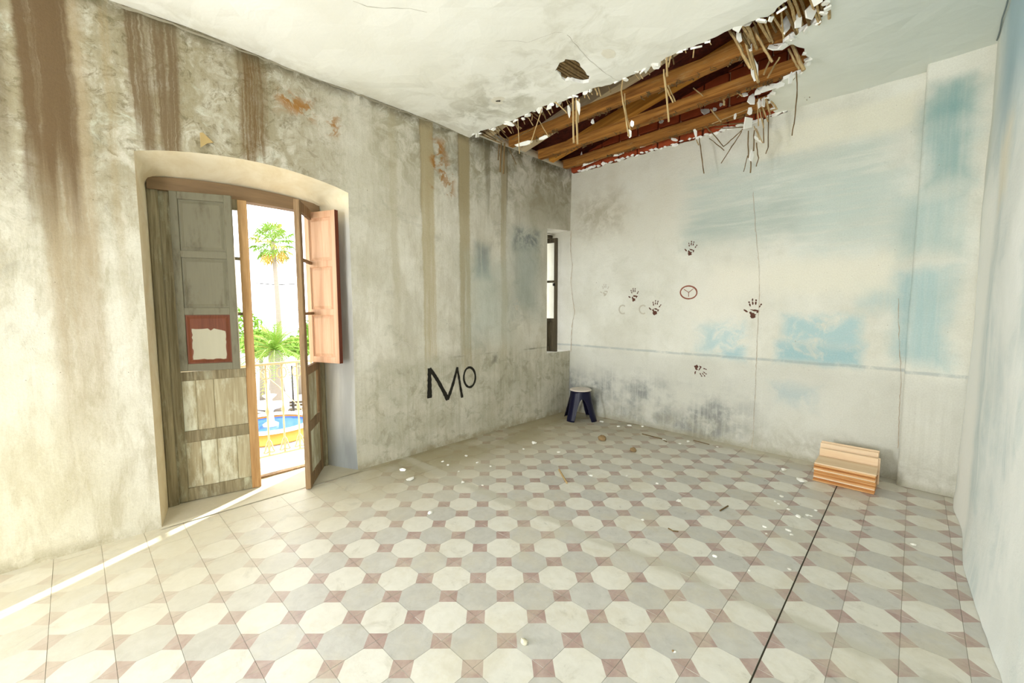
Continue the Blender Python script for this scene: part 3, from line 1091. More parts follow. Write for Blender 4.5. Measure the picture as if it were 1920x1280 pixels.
b.box((X_OUT - .02, YE - .2, -.2), (XR + .3, YB + .25, -.006))
b.build('grout_bed', M['grout'], floor)
b = MB()
ribbon(b, [tuple(TO + TU * 3.5 + Vector((.0025, 0)) + TV * t) for t in (-6, -3, 0, 3, 6, 9, 12.5, 14)], .012, lambda u, v: Vector((u, v, -.0052)))
b.build('crack', M['dark_gap'], floor)
# cement in the door recess with a worn timber threshold
b = MB()
V, Fc = fill(densify([(X_OUT, .29), (XL + .06, .20), (XL + .06, 1.64), (X_OUT, 1.46)], .07), [], .08)
b.add([(x, y, .004 + disp(x * 3, y * 3, .005, 3.)) for x, y in V], Fc)
b.build('threshold_slab', M['grout'], floor)
b = MB(); b.box((X_OUT + .09, .30, -.005), (X_OUT + .15, 1.45, .018), 0, .004)
b.build('threshold_strip', M['wood_brown'], floor)

# ------------------------------------------------------------------ balcony door
door = empty('door_1', (X_FRAME, .875, 0))
tag(door, 'weathered arched balcony door with glazed leaves and inner shutters', kind='structure')
DO = Vector((X_FRAME, .875, 0))


def dpart(mb, name, mat, parent=door, smooth=False):
    mb.v = [tuple(Vector(v) - DO) for v in mb.v]
    return mb.build(name, mat, parent, smooth)


# frame: two jambs and an arched head
xf0, xf1 = X_FRAME - .05, X_FRAME + .03
for y0, y1 in ((.283, .345), (1.405, 1.467)):
    b = MB(); b.box((xf0, y0, 0), (xf1, y1, 2.44), 0, .006)
    dpart(b, 'frame_jamb', M['wood_grey'])
b = MB()
n = 16
for i in range(n):
    ts = [(i + k) / n for k in (0, 1)]
    P = []
    for t in ts:
        y = .285 + 1.18 * t
        s = math.sin(math.pi * t) ** .8
        P.append((y, 2.355 + .012 * s, 2.435 + .045 * s))
    (ya, la, ha), (yb, lb, hb) = P
    b.add([(xf0, ya, la), (xf1 + .02, ya, la), (xf1 + .02, ya, ha), (xf0, ya, ha), (xf0, yb, lb), (xf1 + .02, yb, lb), (xf1 + .02, yb, hb), (xf0, yb, hb)],
          [(0, 1, 5, 4), (1, 2, 6, 5), (2, 3, 7, 6), (3, 0, 4, 7)] + ([(0, 3, 2, 1)] if i == 0 else []) + ([(4, 5, 6, 7)] if i == n - 1 else []))
dpart(b, 'frame_head', simple('worn_brown_head_wood', srgb(126, 102, 74), .7, .35, 14., .3, None, (2.2, .25, 2.2)))


def leaf(hinge, ang, side, w, mats, planks_lo, planks_hi):
    """door leaf in local axes: x from hinge to free edge, y thickness (room side positive), z up"""
    st, th = .066, .042
    zt = 2.36
    b = MB()
    b.box((0, -th / 2, .008), (st, th / 2, zt), 0, .004)
    b.box((w - st, -th / 2, .008), (w, th / 2, zt), 1, .004)
    rails = [(.008, .11), (.47, .56), (.95, 1.02), (zt - .08, zt)]
    for a, c in rails:
        b.box((st - .004, -th / 2 + .003, a), (w - st + .004, th / 2 - .003, c), 0, .004)
    for z in (1.46, 1.90):
        b.box((st - .004, -.014, z - .012), (w - st + .004, .014, z + .012), 0, .003)
    o = b.build('door_leaf', mats, door)
    mm = Matrix.Translation(Vector((hinge[0], hinge[1], 0)) - DO) @ Matrix.Rotation(ang, 4, 'Z')
    if side < 0:
        mm = mm @ Matrix.Scale(-1, 4, (0, 1, 0))
    o.matrix_local = mm
    for (z0, z1), pl in (((.105, .475), planks_lo), ((.555, .955), planks_hi)):
        x = st - .004
        tot = sum(pl)
        for i, pw in enumerate(pl):
            ww = abs(pw) / sum(abs(p) for p in pl) * (w - 2 * st + .008)
            if pw > 0:
                q = MB(); q.box((x, -.012 + .004 * (i % 2), z0), (x + ww - (.003 if pw > 2 else .0), .006 + .004 * (i % 2), z1), 0, .0055)
                q.build('plank', M['wood_plank'], o)
            x += ww
    for z0, z1 in ((1.02, 1.448), (1.472, 1.888), (1.912, zt - .08)):
        q = MB(); q.box((st - .004, -.002, z0), (w - st + .004, .002, z1))
        q.build('glass_pane', M['glass'], o)
    for z in (.3, 1.25, 2.1):
        q = MB(); q.tube([(-.004, th / 2 + .002, z - .04), (-.004, th / 2 + .002, z + .04)], .008, 8)
        q.build('hinge', M['steel'], o, True)
    return o, mm


def shutter(parent, x0, w, ang, z0, z1, mat, panel_mats, side=1, edge=None, th=.028):
    """inner shutter hinged on a leaf; local x from its hinge, panels raised on both faces"""
    st, rl = .05, .055
    b = MB()
    b.box((0, -th / 2, z0), (st, th / 2, z1), 0, .003)
    b.box((w - st, -th / 2, z0), (w, th / 2, z1), 0, .003)
    n = len(panel_mats)
    ph = (z1 - z0 - rl * (n + 1)) / n
    for i in range(n + 1):
        a = z0 + i * (ph + rl)
        b.box((st - .002, -th / 2 + .001, a), (w - st + .002, th / 2 - .001, a + rl), 0, .003)
    if edge:
        b.box((w, -th / 2 - .001, z0), (w + .004, th / 2 + .001, z1), 1)
    # the shutter is a part of door_1, so compose its place from the leaf
    o = b.build('shutter', [mat] + ([edge] if edge else []), door)
    loc = parent @ Vector((x0, (.021 + th / 2 + .004), 0))
    o.matrix_local = Matrix.Translation(loc) @ Matrix.Rotation(ang, 4, 'Z')
    for i, pm in enumerate(panel_mats):
        a = z0 + rl + i * (ph + rl)
        q = MB()
        for s in (-1, 1):
            # raised field with a bevelled border
            x_, X_, y_, Y_ = st, w - st, a, a + ph
            e = .028
            base, tp = s * .003, s * .010
            q.add([(x_, base, y_), (X_, base, y_), (X_, base, Y_), (x_, base, Y_), (x_ + .01, base, y_ + .01), (X_ - .01, base, y_ + .01), (X_ - .01, base, Y_ - .01), (x_ + .01, base, Y_ - .01),
                   (x_ + e, tp, y_ + e), (X_ - e, tp, y_ + e), (X_ - e, tp, Y_ - e), (x_ + e, tp, Y_ - e)],
                  [(0, 1, 5, 4), (1, 2, 6, 5), (2, 3, 7, 6), (3, 0, 4, 7), (4, 5, 9, 8), (5, 6, 10, 9), (6, 7, 11, 10), (7, 4, 8, 11), (8, 9, 10, 11)])
        po = q.build('panel', pm, o)
    return o


# left leaf, ajar; right leaf, wide open
aL = math.atan2(.51, .10)
leafL, mL = leaf((-4.0, .345), aL, -1, .548, [M['wood_grey'], M['wood_sunny']], (1, 1, 1.3, .9), (.9, 1.1, 2.2))
aR = math.atan2(-.26, .416)
leafR, mR = leaf((-3.95, 1.398), aR, -1, .49, [M['wood_brown'], M['wood_brown']], (1, 1, 1), (-.35, 1, 1.2))
hl = mL @ Vector((.075, .04, 0)) + DO
fl = Vector((-3.80, .755, 0))
shL = shutter(mL, .07, .385, math.atan2(fl.y - hl.y, fl.x - hl.x), 1.03, 2.36, M['wood_shutter'], [M['wood_rust'], M['wood_shutter'], M['wood_shutter']])
# pale bare patch on the rust painted lower panel
b = MB()
rnd = random.Random(4)
pts = [(x, z) for x, z in densify([(.088, 1.12), (.298, 1.115), (.300, 1.33), (.225, 1.355), (.21, 1.335), (.19, 1.352), (.088, 1.35)], .02)]
pts = [(x + rnd.uniform(-.004, .004), z + rnd.uniform(-.004, .004)) for x, z in pts]
for s in (-1, 1):
    b.add([(x, s * .0112, z) for x, z in pts], [tuple(range(len(pts)))])
b.build('bare_patch', M['bare_patch'], shL)
hr = mR @ Vector((.06, .04, 0)) + DO
fr_ = Vector((-3.56, 1.493, 0))
shR = shutter(mR, .055, .35, math.atan2(fr_.y - hr.y, fr_.x - hr.x), 1.02, 2.34, M['wood_salmon'], [M['wood_salmon']] * 3, 1, M['wood_red_edge'], .034)
shR['label'] = 'new salmon pine shutter with three raised panels'
shL['label'] = 'olive grey shutter with a rust brown lower panel'

# ------------------------------------------------------------------ corner window
win = empty('window_1', (-4.0, 4.6, WIN_ZB))
tag(win, 'narrow deep corner window with one open dark timber casement', kind='structure')
WO = Vector((-4.0, 4.6, WIN_ZB))
b = MB()
for lo, hi in (((-4.06, 4.40, .88), (-3.99, 4.45, 2.57)), ((-4.06, 4.55, .88), (-3.99, 4.60, 2.57)), ((-4.06, 4.45, .88), (-3.99, 4.55, .93)), ((-4.06, 4.45, 2.52), (-3.99, 4.55, 2.57)), ((-4.06, 4.60, 2.53), (-3.99, 4.845, 2.58))):
    b.box([p - q for p, q in zip(lo, WO)], [p - q for p, q in zip(hi, WO)], 0, .004)
b.build('window_frame', M['wood_window'], win)
b = MB()
wl, st, th = .215, .042, .04
z0, z1 = -.005, 1.60
for lo, hi in (((0, -th / 2, z0), (st, th / 2, z1)), ((wl - st, -th / 2, z0), (wl, th / 2, z1)), ((st, -th / 2, z0), (wl - st, th / 2, z0 + .07)), ((st, -th / 2, z1 - .06), (wl - st, th / 2, z1)),
               ((st, -th / 2, .42), (wl - st, th / 2, .47)), ((st, -th / 2, .98), (wl - st, th / 2, 1.01))):
    b.box(lo, hi, 0, .003)
wf = b.build('casement', M['wood_window'], win)
wf.location = Vector((-3.928, 4.575, WIN_ZB + .005)) - WO
wf.rotation_euler = (0, 0, math.atan2(.042, .208))
for lo, hi, nm, mt in (((st, -.006, z0 + .07), (wl - st, .006, .42), 'panel', M['wood_window']), ((st, -.002, .47), (wl - st, .002, .98), 'glass_pane', M['glass']), ((st, -.002, 1.01), (wl - st, .002, z1 - .06), 'glass_pane', M['glass'])):
    q = MB(); q.box(lo, hi); q.build(nm, mt, wf)
q = MB(); q.box((wl - .05, -.045, .93), (wl - .02, -.02, .97), 0, .003); q.build('latch', M['steel'], wf)

# ------------------------------------------------------------------ marks on the walls
def on_left(px, py):
    p = at_x(px, py, XL); return (p.y, p.z)


def on_back(px, py):
    p = at_y(px, py, YB); return (p.x, p.z)


def L3(y, z, e=.003):
    p = lw(y, z); return Vector((p.x + e, p.y, p.z))


def B3(x, z, e=.003):
    p = bw(x, z); return Vector((p.x, p.y - e, p.z))


rnd = random.Random(9)


def stroke(mb, pts, w, conv, to3):
    P = [conv(*p) for p in pts]
    d = densify(P, .02, False)
    ws = w if isinstance(w, (list, tuple)) else [w, w]
    W_ = [(ws[0] + (ws[1] - ws[0]) * i / max(1, len(d) - 1)) * rnd.uniform(.85, 1.12) for i in range(len(d))]
    ribbon(mb, d, W_, to3)


b = MB()
stroke(b, [(804, 690), (805, 746)], [.042, .064], on_left, lambda u, v: L3(u, v, .0030))
stroke(b, [(805, 690), (822, 716), (840, 749)], [.036, .052], on_left, lambda u, v: L3(u, v, .0036))
stroke(b, [(839, 749), (848, 722), (857, 688)], [.040, .030], on_left, lambda u, v: L3(u, v, .0042))
stroke(b, [(856, 688), (861, 715), (866, 745)], [.026, .032], on_left, lambda u, v: L3(u, v, .0048))
b.build('graffiti_letter', M['paint_black'], wall_left)['label'] = 'black hand painted letter M'
b = MB()
pts = [(880 + 11 * math.cos(t * math.pi / 12 - 1.9), 707 + 18.5 * math.sin(t * math.pi / 12 - 1.9)) for t in range(25)]
stroke(b, pts, [.030, .024], on_left, L3)
b.build('graffiti_letter', M['paint_black'], wall_left)['label'] = 'black hand painted letter O'


def blob(mb, c, rx, ry, ang, to3, k=12, rough=.25):
    pts = []
    for i in range(k):
        a = 2 * math.pi * i / k
        r = 1 + rnd.uniform(-rough, rough)
        x, y = rx * r * math.cos(a), ry * r * math.sin(a)
        pts.append(to3(c[0] + x * math.cos(ang) - y * math.sin(ang), c[1] + x * math.sin(ang) + y * math.cos(ang)))
    mb.add(pts, [tuple(range(k))])


def handprint(parent, conv, to3, px, py, rot=0., s=1., mat=None, mir=1, label=None):
    """palm heel, upper palm pads, four fingers and a thumb, as a hand presses them"""
    c = conv(px, py)
    b = MB()

    def P(x, y):
        x *= mir * s; y *= s
        return (c[0] + x * math.cos(rot) - y * math.sin(rot), c[1] + x * math.sin(rot) + y * math.cos(rot))
    def bl(x, y, rx, ry, a=0., k=12, rg=.25):
        blob(b, P(x, y), rx * s, ry * s, a * mir + rot, to3, k, rg)
    bl(-.004, -.052, .024, .020, .3, 14, .3)
    bl(-.020, -.030, .012, .018, .5, 10, .35)
    bl(.010, -.008, .030, .008, -.15, 12, .4)
    bl(.032, -.020, .007, .014, -.3, 10, .3)
    for fx, fy, a, l in ((-.030, .040, .30, .026), (-.008, .056, .08, .030), (.015, .054, -.12, .027), (.046, .026, -.55, .022)):
        bl(fx, fy, .0062, l * .55, a, 10, .25)
        bl(fx + math.sin(-a) * l * .95, fy + math.cos(a) * l * .95, .0065, l * .36, a, 8, .25)
    bl(-.062, -.012, .008, .020, .95, 10, .25)
    o = b.build('handprint', mat or M['paint_print'], parent)
    if label:
        o['label'] = label
    return o


handprint(wall_back, on_back, B3, 1296, 467, -.15, 1.0)
handprint(wall_back, on_back, B3, 1189, 554, .05, 1.05)
handprint(wall_back, on_back, B3, 1229, 578, -.1, 1.1)
handprint(wall_back, on_back, B3, 1413, 580, .0, 1.2)
handprint(wall_back, on_back, B3, 1312, 693, -2.3, 1.0, mir=-1)
handprint(wall_left, on_left, L3, 969, 572, .05, .95, M['paint_faint'])
handprint(wall_back, on_back, B3, 1135, 545, .1, 1.0, M['paint_faint'])
for px, py in ((1168, 580), (1206, 580)):
    b = MB()
    P = [on_back(px + 7 * math.cos(t * .5) * (1 if t < 9 else .8), py + 8 * math.sin(t * .5)) for t in range(2, 12)]
    ribbon(b, P, .018, B3)
    b.build('smudge', M['paint_faint'], wall_back)
# ring with three spokes
b = MB()
pts = [(1291 + 15.5 * math.cos(t * math.pi / 14), 548 + 12 * math.sin(t * math.pi / 14)) for t in range(29)]
stroke(b, pts, [.013, .017], on_back, B3)
for a, c in (((1291, 548), (1291, 556)), ((1291, 548), (1282, 542)), ((1291, 548), (1300, 541))):
    stroke(b, [a, c], .007, on_back, lambda u, v: B3(u, v, .004))
b.build('ring_sign', M['paint_red'], wall_back)['label'] = 'painted ring with three spokes'

# faint outline of an arrow scrawl on the left wall
b = MB()
stroke(b, [(745, 648), (752, 640), (762, 643), (775, 655)], .008, on_left, L3)
stroke(b, [(740, 660), (755, 648)], .006, on_left, L3)
b.build('pencil_scrawl', M['paint_faint'], wall_left)

# cracks in the plaster
rnd = random.Random(14)
b = MB()
for pts, w in (([(1071, 432), (1070, 470), (1073, 500), (1070, 530), (1074, 560), (1078, 585), (1074, 600), (1071, 640), (1070, 660)], .010),
               ([(1412, 360), (1416, 420), (1424, 500), (1424, 560), (1420, 640), (1416, 740), (1411, 838)], .004),
               ([(1684, 560), (1686, 640), (1690, 700), (1686, 770), (1684, 840)], .004)):
    P = jag([on_back(*p) for p in pts], .03, .004, rnd)
    ribbon(b, P, [w * rnd.uniform(.3, 1.3) for _ in P], B3)
b.build('crack', simple('crack_shade', srgb(176, 160, 138), .95, .2, 40., 0), wall_back)
b = MB()
for pts, w in (([(800, 20), (690, 15), (640, -5)], .003), ([(1062, 62), (1100, 105), (1150, 140), (1175, 152)], .003), ([(930, 72), (990, 78), (1040, 60), (1062, 62)], .002)):
    P = jag([tuple(at_z(*p, HC).xy) for p in pts], .05, .008, rnd)
    ribbon(b, P, [w * rnd.uniform(.4, 1.2) for _ in P], lambda u, v: cl(u, v, -.002))
for pts in ([(880, 256), (780, 217), (690, 184), (600, 150), (480, 104), (400, 72), (300, 33), (215, -2)],):
    P = jag([tuple((at_x(*p, XL).y, HC - .012)) for p in pts], .05, .006, rnd)
    ribbon(b, P, [rnd.uniform(.008, .022) for _ in P], lambda u, v: L3(u, v, .004))
b.build('crack', simple('ceiling_crack_shade', srgb(150, 142, 122), .95, .2, 40., 0), ceiling)
b = MB()
P = [tuple(at_z(*p, HC).xy) for p in ((1854, 78), (1866, 40), (1880, 0))]
b.tube([cl(u, v, -.004) for u, v in jag([(XR - .02, YB - .2), (XR - .01, 3.4), (XR + .03, 2.2), (XR + .05, .2)], .15, .004, rnd)], .004, 6)
b.build('cable', simple('grey_cable', srgb(120, 130, 130), .8, .1, 9., 0), ceiling)
# old lamp point and round stain on the ceiling
b = MB()
c = at_z(934, 187, HC)
blob(b, (c.x, c.y), .07, .06, 0, lambda u, v: cl(u, v, -.0015), 18, .12)
c = at_z(1141, 97, HC)
blob(b, (c.x, c.y), .045, .06, 0, lambda u, v: cl(u, v, -.0015), 18, .1)
b.build('stain', simple('ring_stain', srgb(226, 222, 206), .95, .1, 20., 0), ceiling)
b = MB()
c = at_z(933, 187, HC)
b.tube([cl(c.x - .02, c.y, -.002), cl(c.x + .02, c.y + .01, -.012)], .007, 6)
b.build('wire_stub', M['dark_gap'], ceiling)

# ------------------------------------------------------------------ reeds and plaster hanging from the hole
rnd = random.Random(17)


def reed(pts, yc, r=.007, mat=None, flat=1.):
    P = [at_y(px, py, yc + i * rnd.uniform(-.01, .01)) for i, (px, py) in enumerate(pts)]
    Q = []
    for a, c in zip(P[:-1], P[1:]):
        Q += [a.lerp(c, t / 4) + Vector((rnd.uniform(-1, 1), 0, rnd.uniform(-1, 1))) * .0025 for t in range(4)]
    Q.append(P[-1])
    b = MB()
    b.tube(Q, [r * rnd.uniform(.8, 1.1) for _ in Q], 6, 0, True, flat)
    return b.build('reed', mat or M['reed'], ceiling)


RD = M['reed_dark']
for pts, yc, r, mt in (
        ([(1074, 185), (1076, 268)], 3.10, .010, None), ([(1080, 184), (1083, 270)], 3.11, .010, None), ([(1086, 186), (1084, 230)], 3.12, .008, None),
        ([(1169, 138), (1165, 171), (1179, 256)], 3.15, .007, None), ([(1171, 175), (1172, 200), (1183, 250)], 3.18, .005, None),
        ([(1250, 101), (1251, 143)], 3.14, .009, None), ([(1259, 99), (1253, 126)], 3.14, .006, None), ([(1244, 131), (1249, 171), (1254, 228)], 3.16, .008, None), ([(1249, 165), (1262, 192)], 3.17, .006, None), ([(1253, 160), (1266, 190)], 3.2, .005, None),
        ([(971, 220), (974, 288)], 3.06, .005, None), ([(1016, 204), (994, 272)], 3.05, .005, None), ([(1010, 225), (1028, 256)], 3.2, .005, None), ([(1040, 190), (1060, 208), (1062, 212)], 3.06, .006, None),
        ([(909, 242), (942, 266)], 3.05, .006, RD), ([(918, 238), (948, 262)], 3.1, .006, RD), ([(895, 250), (940, 268)], 3.1, .007, RD), ([(900, 245), (930, 262)], 3.15, .007, RD), ([(930, 232), (955, 262)], 3.2, .006, RD), ([(960, 262), (1000, 240)], 3.3, .005, RD),
        ([(955, 280), (968, 308)], 3.35, .005, RD), ([(940, 268), (938, 322)], 3.3, .012, RD), ([(946, 268), (944, 326)], 3.3, .010, RD), ([(936, 270), (934, 300)], 3.3, .008, RD),
        ([(1367, 55), (1388, 92), (1407, 128)], 3.3, .010, None), ([(1374, 60), (1392, 96)], 3.32, .008, None), ([(1400, 48), (1405, 79), (1409, 105), (1422, 154)], 3.5, .011, None), ([(1394, 50), (1400, 90), (1412, 130)], 3.45, .008, None), ([(1412, 52), (1430, 86), (1448, 116)], 3.4, .009, None),
        ([(1462, 108), (1452, 122), (1439, 146)], 3.75, .007, None), ([(1485, 83), (1496, 106), (1507, 132)], 3.85, .014, None), ([(1478, 92), (1492, 118), (1498, 130)], 3.85, .008, None), ([(1494, 134), (1494, 180), (1492, 208), (1485, 254)], 4.1, .0045, RD),
        ([(1311, 258), (1315, 290), (1320, 325)], 4.6, .006, RD), ([(1322, 236), (1340, 254), (1356, 274)], 4.55, .005, RD), ([(1397, 238), (1375, 259), (1356, 275)], 4.5, .005, RD), ([(1391, 246), (1372, 275), (1352, 306)], 4.5, .005, RD), ([(1403, 245), (1403, 296)], 4.5, .006, RD),
        ([(1414, 244), (1413, 283)], 4.5, .006, RD), ([(1431, 200), (1432, 268)], 4.45, .005, RD), ([(1420, 192), (1422, 236)], 4.4, .006, None), ([(1441, 215), (1440, 276), (1436, 288)], 4.5, .005, RD), ([(1330, 259), (1358, 282)], 4.6, .004, RD), ([(1402, 292), (1394, 322)], 4.5, .004, RD), ([(1408, 296), (1407, 324)], 4.5, .006, RD), ([(1418, 268), (1422, 296), (1418, 312)], 4.5, .005, RD),
        ([(1436, 186), (1444, 214)], 4.4, .008, None), ([(1446, 190), (1458, 205), (1440, 208)], 4.45, .007, None), ([(1428, 196), (1440, 228)], 4.4, .006, None), ([(1424, 205), (1432, 240)], 4.42, .005, None), ([(1418, 240), (1430, 268)], 4.5, .004, None), ([(1414, 236), (1424, 262)], 4.5, .004, None),
        ([(1330, 235), (1400, 230)], 4.6, .006, RD), ([(1340, 241), (1405, 238)], 4.6, .005, RD), ([(1335, 232), (1402, 205)], 4.55, .005, None), ([(1300, 165), (1318, 180)], 4.1, .006, None), ([(1363, 162), (1392, 180)], 4.2, .008, None), ([(1333, 205), (1352, 228)], 4.4, .007, None), ([(1358, 197), (1357, 186)], 4.3, .01, None),
        ([(1306, 262), (1310, 272)], 4.6, .006, None), ([(1445, 110), (1432, 140)], 3.7, .007, None)):
    reed(pts, yc, r, mt)

# laths left in place in the upper right part of the hole and in the small hole
lath_me = None
for i in range(17):
    x = -1.04 + i * .031 + rnd.uniform(-.006, .006)
    b = MB()
    y0, y1 = 3.06, 3.52 + rnd.uniform(-.06, .06)
    if x > -.78:
        y1 = 3.5
    b.tube([(x, y0 - .1, HC + .045), (x + .01, (y0 + y1) / 2, HC + .04 - rnd.uniform(0, .03)), (x + rnd.uniform(-.02, .03), y1, HC + .03 - rnd.uniform(0, .06))], rnd.uniform(.005, .011), 6)
    b.build('reed', M['reed'] if i % 3 else RD, ceiling)
for i in range(8):
    x = -2.23 + i * .031
    b = MB()
    b.tube([(x - .01, 2.56, HC + .02), (x + .005, 2.8, HC + .012 + rnd.uniform(-.006, .006)), (x + .012, 3.05, HC + .02)], .012, 6)
    b.build('reed', RD, ceiling)


def shard(px, py, yc, w, h, rot=0., k=6, n=0):
    c = at_y(px, py, yc)
    sc = (c - CP).dot(CF) / F_PX
    b = MB()
    P = []
    for i in range(k):
        a = 2 * math.pi * i / k + .3
        r = rnd.uniform(.6, 1.15)
        x, z = w / 2 * sc * r * math.cos(a), h / 2 * sc * r * math.sin(a)
        P.append((x * math.cos(rot) - z * math.sin(rot), x * math.sin(rot) + z * math.cos(rot)))
    d = .005
    b.add([(x, -d, z) for x, z in P] + [(x * 1.02, d, z * 1.02) for x, z in P], [tuple(range(k - 1, -1, -1)), tuple(range(k, 2 * k))] + [(i, (i + 1) % k, k + (i + 1) % k, k + i) for i in range(k)])
    o = b.build('plaster_fragment', M['plaster_chip'], ceiling)
    o.location = c
    o.rotation_euler = (rnd.uniform(-.35, .35), rnd.uniform(-.1, .1), rnd.uniform(.4, 1.1))
    return o


for a in ((1474, 45, 3.45, 20, 36), (1497, 38, 3.4, 19, 30, .2, 5), (1518, 24, 3.35, 26, 28, 0, 5), (1462, 84, 3.65, 50, 22, .2, 7), (1488, 66, 3.6, 34, 22, .4, 5), (1385, 68, 3.3, 10, 30, .4), (1406, 88, 3.5, 8, 26), (1414, 132, 3.55, 13, 44, .15),
          (1424, 169, 4.3, 26, 16, .5), (1409, 187, 4.4, 16, 22, 0, 6), (1424, 194, 4.4, 9, 24, .2, 5), (1432, 190, 4.4, 9, 22, -.2, 5), (1397, 177, 4.3, 14, 10), (1407, 209, 4.45, 10, 18), (1404, 230, 4.5, 30, 30, .6, 4), (1409, 294, 4.5, 14, 32, 0, 4), (1422, 262, 4.5, 26, 6, -.6, 5),
          (1322, 208, 4.84, 20, 14), (1304, 250, 4.62, 7, 22, .3), (1264, 262, 4.65, 16, 6, -.3), (1442, 165, 4.2, 40, 14, .2, 7), (1482, 148, 4.1, 10, 26, .1, 5), (1460, 160, 4.15, 26, 10, .2), (1111, 228, 3.55, 9, 11), (1240, 228, 4.84, 9, 9), (1352, 196, 4.84, 8, 8), (1340, 205, 4.84, 8, 7),
          (1035, 196, 3.05, 12, 8), (957, 232, 3.05, 22, 9, -.5), (985, 268, 3.2, 40, 9, .3, 7), (1020, 258, 3.3, 26, 8, .3), (1196, 128, 3.14, 18, 10, .2), (1230, 118, 3.15, 14, 18), (1067, 208, 3.11, 6, 30, 0), (1085, 200, 3.11, 7, 34, 0), (1180, 250, 3.16, 9, 20, .1), (1185, 232, 3.17, 9, 14, .4),
          (1090, 295, 4.7, 6, 24, .1), (1105, 305, 4.75, 40, 6, .25, 7), (1160, 288, 4.75, 24, 7, .3), (1210, 272, 4.75, 24, 6, .3), (1378, 219, 4.55, 6, 14), (1400, 45, 3.2, 16, 8)):
    shard(*a)

# ragged rim of the hole: flakes of plaster and stubs of reed
rnd = random.Random(23)
rim = densify(HOLE[:-2], .055, False)
for k, (x, y) in enumerate(rim):
    if x < -3.6 or rnd.random() < .25:
        continue
    w = rnd.uniform(.018, .05)
    n = rnd.choice((4, 5, 6))
    P = [(w * rnd.uniform(.5, 1.1) * math.cos(6.283 * i / n), w * rnd.uniform(.4, .9) * math.sin(6.283 * i / n)) for i in range(n)]
    b = MB(); b.prism(P, -.006, .006)
    o = b.build('plaster_fragment', M['plaster_chip'], ceiling)
    o.location = cl(x + rnd.uniform(-.02, .02), y + rnd.uniform(-.01, .025), rnd.uniform(-.022, .008))
    o.rotation_euler = (rnd.uniform(-.9, .5), rnd.uniform(-.6, .6), rnd.uniform(0, 3))
for k in range(46):
    x = rnd.uniform(-3.5, -.95)
    y0 = 3.05
    L_ = rnd.uniform(.03, .14)
    b = MB(); b.tube([(0, -.10, .02), (rnd.uniform(-.01, .01), L_ * .5, .012), (rnd.uniform(-.03, .03), L_, -rnd.uniform(0, .05))], rnd.uniform(.003, .006), 5)
    o = b.build('reed', M['reed'] if k % 3 else RD, ceiling)
    o.location = cl(x, y0 + .06, .016)
# torn ends of reed still nailed under the joists
for yj in (3.64, 4.18, 4.70):
    b = MB()
    for k in range(70):
        x = rnd.uniform(-3.5, -.85)
        y = yj + rnd.uniform(-.035, .02)
        b.tube([(x, y - .02, HC + .032), (x + rnd.uniform(-.02, .02), y + .02, HC + .026), (x + rnd.uniform(-.03, .03), y - .02 + rnd.uniform(-.02, .03), HC + .03 - rnd.uniform(.01, .045))], rnd.uniform(.002, .005), 4)
    tag(b.build('torn_reed_ends', RD, ceiling), kind='stuff')
# broken plaster along the top of the back wall
for k in range(40):
    x = -3.5 + k * .062 + rnd.uniform(-.02, .02)
    n = rnd.choice((4, 5))
    w = rnd.uniform(.02, .055)
    P = [(w * rnd.uniform(.6, 1.2) * math.cos(6.283 * i / n), w * .55 * rnd.uniform(.4, 1.) * math.sin(6.283 * i / n)) for i in range(n)]
    b = MB(); b.prism(P, -.007, .007)
    o = b.build('plaster_fragment', M['plaster_chip'], wall_back)
    o.location = (x, YB - .012, HC - .012 + rnd.uniform(-.008, .02))
    o.rotation_euler = (1.57 + rnd.uniform(-.3, .3), rnd.uniform(-.3, .3), rnd.uniform(-.3, .3))

# ------------------------------------------------------------------ stool
stool = empty('plastic_stool', (-3.25, 4.555, 0), .80)
tag(stool, 'dark blue plastic stool with arched legs and a pale dusty seat', 'stool')
HS, RT, RB = .405, .137, .232
NA, NJ = 96, 14
vs, fs = [], []
for i in range(NA):
    a = 2 * math.pi * i / NA
    # legs point at 45 degrees; arches between them
    d = ((a + math.pi / 4) % (math.pi / 2)) - math.pi / 4          # 0 in the middle of an arch
    q = abs(d) / math.radians(27)
    zl = .0 if q >= 1 else .295 * math.sqrt(1 - q ** 2.2)
    sq = 1 / max(abs(math.cos(a)) ** 4 + abs(math.sin(a)) ** 4, 1e-6) ** .25
    for j in range(NJ + 1):
        z = HS - .012 + (zl - HS + .012) * j / NJ
        t = 1 - z / HS
        r = (RT + (RB - RT) * t ** 1.15) * (1 + (sq - 1) * (.25 + .45 * t)) * .93
        vs.append((r * math.cos(a), r * math.sin(a), z))
for i in range(NA):
    for j in range(NJ):
        k = (i + 1) % NA
        fs.append((i * (NJ + 1) + j, i * (NJ + 1) + j + 1, k * (NJ + 1) + j + 1, k * (NJ + 1) + j))
o = link_mesh('body', vs, fs, M['stool_blue'], stool, None, True)
md = o.modifiers.new('thickness', 'SOLIDIFY'); md.thickness = .007; md.offset = -1
b = MB()
b.lathe([(.02, HS - .006), (RT - .012, HS - .006), (RT + .006, HS - .012), (RT + .009, HS - .004), (RT + .002, HS + .004), (RT - .02, HS + .006), (.02, HS + .004)], 40)
b.build('seat', M['stool_top'], stool, True)

# ------------------------------------------------------------------ stack of boards by the pilaster
M['board'] = wood('honey_pine_board', srgb(196, 138, 82), srgb(228, 184, 132), .55, 12, None, 0, 41.)
M['board_dark'] = wood('shade_pine_board', srgb(172, 108, 52), srgb(204, 150, 92), .55, 12, None, 0, 47.)  # darker tone alternated in the pile to paint shade between boards
M['board_pale'] = wood('pale_pine_board', srgb(222, 190, 150), srgb(236, 212, 182), .55, 10, None, 0, 43.)
rnd = random.Random(31)


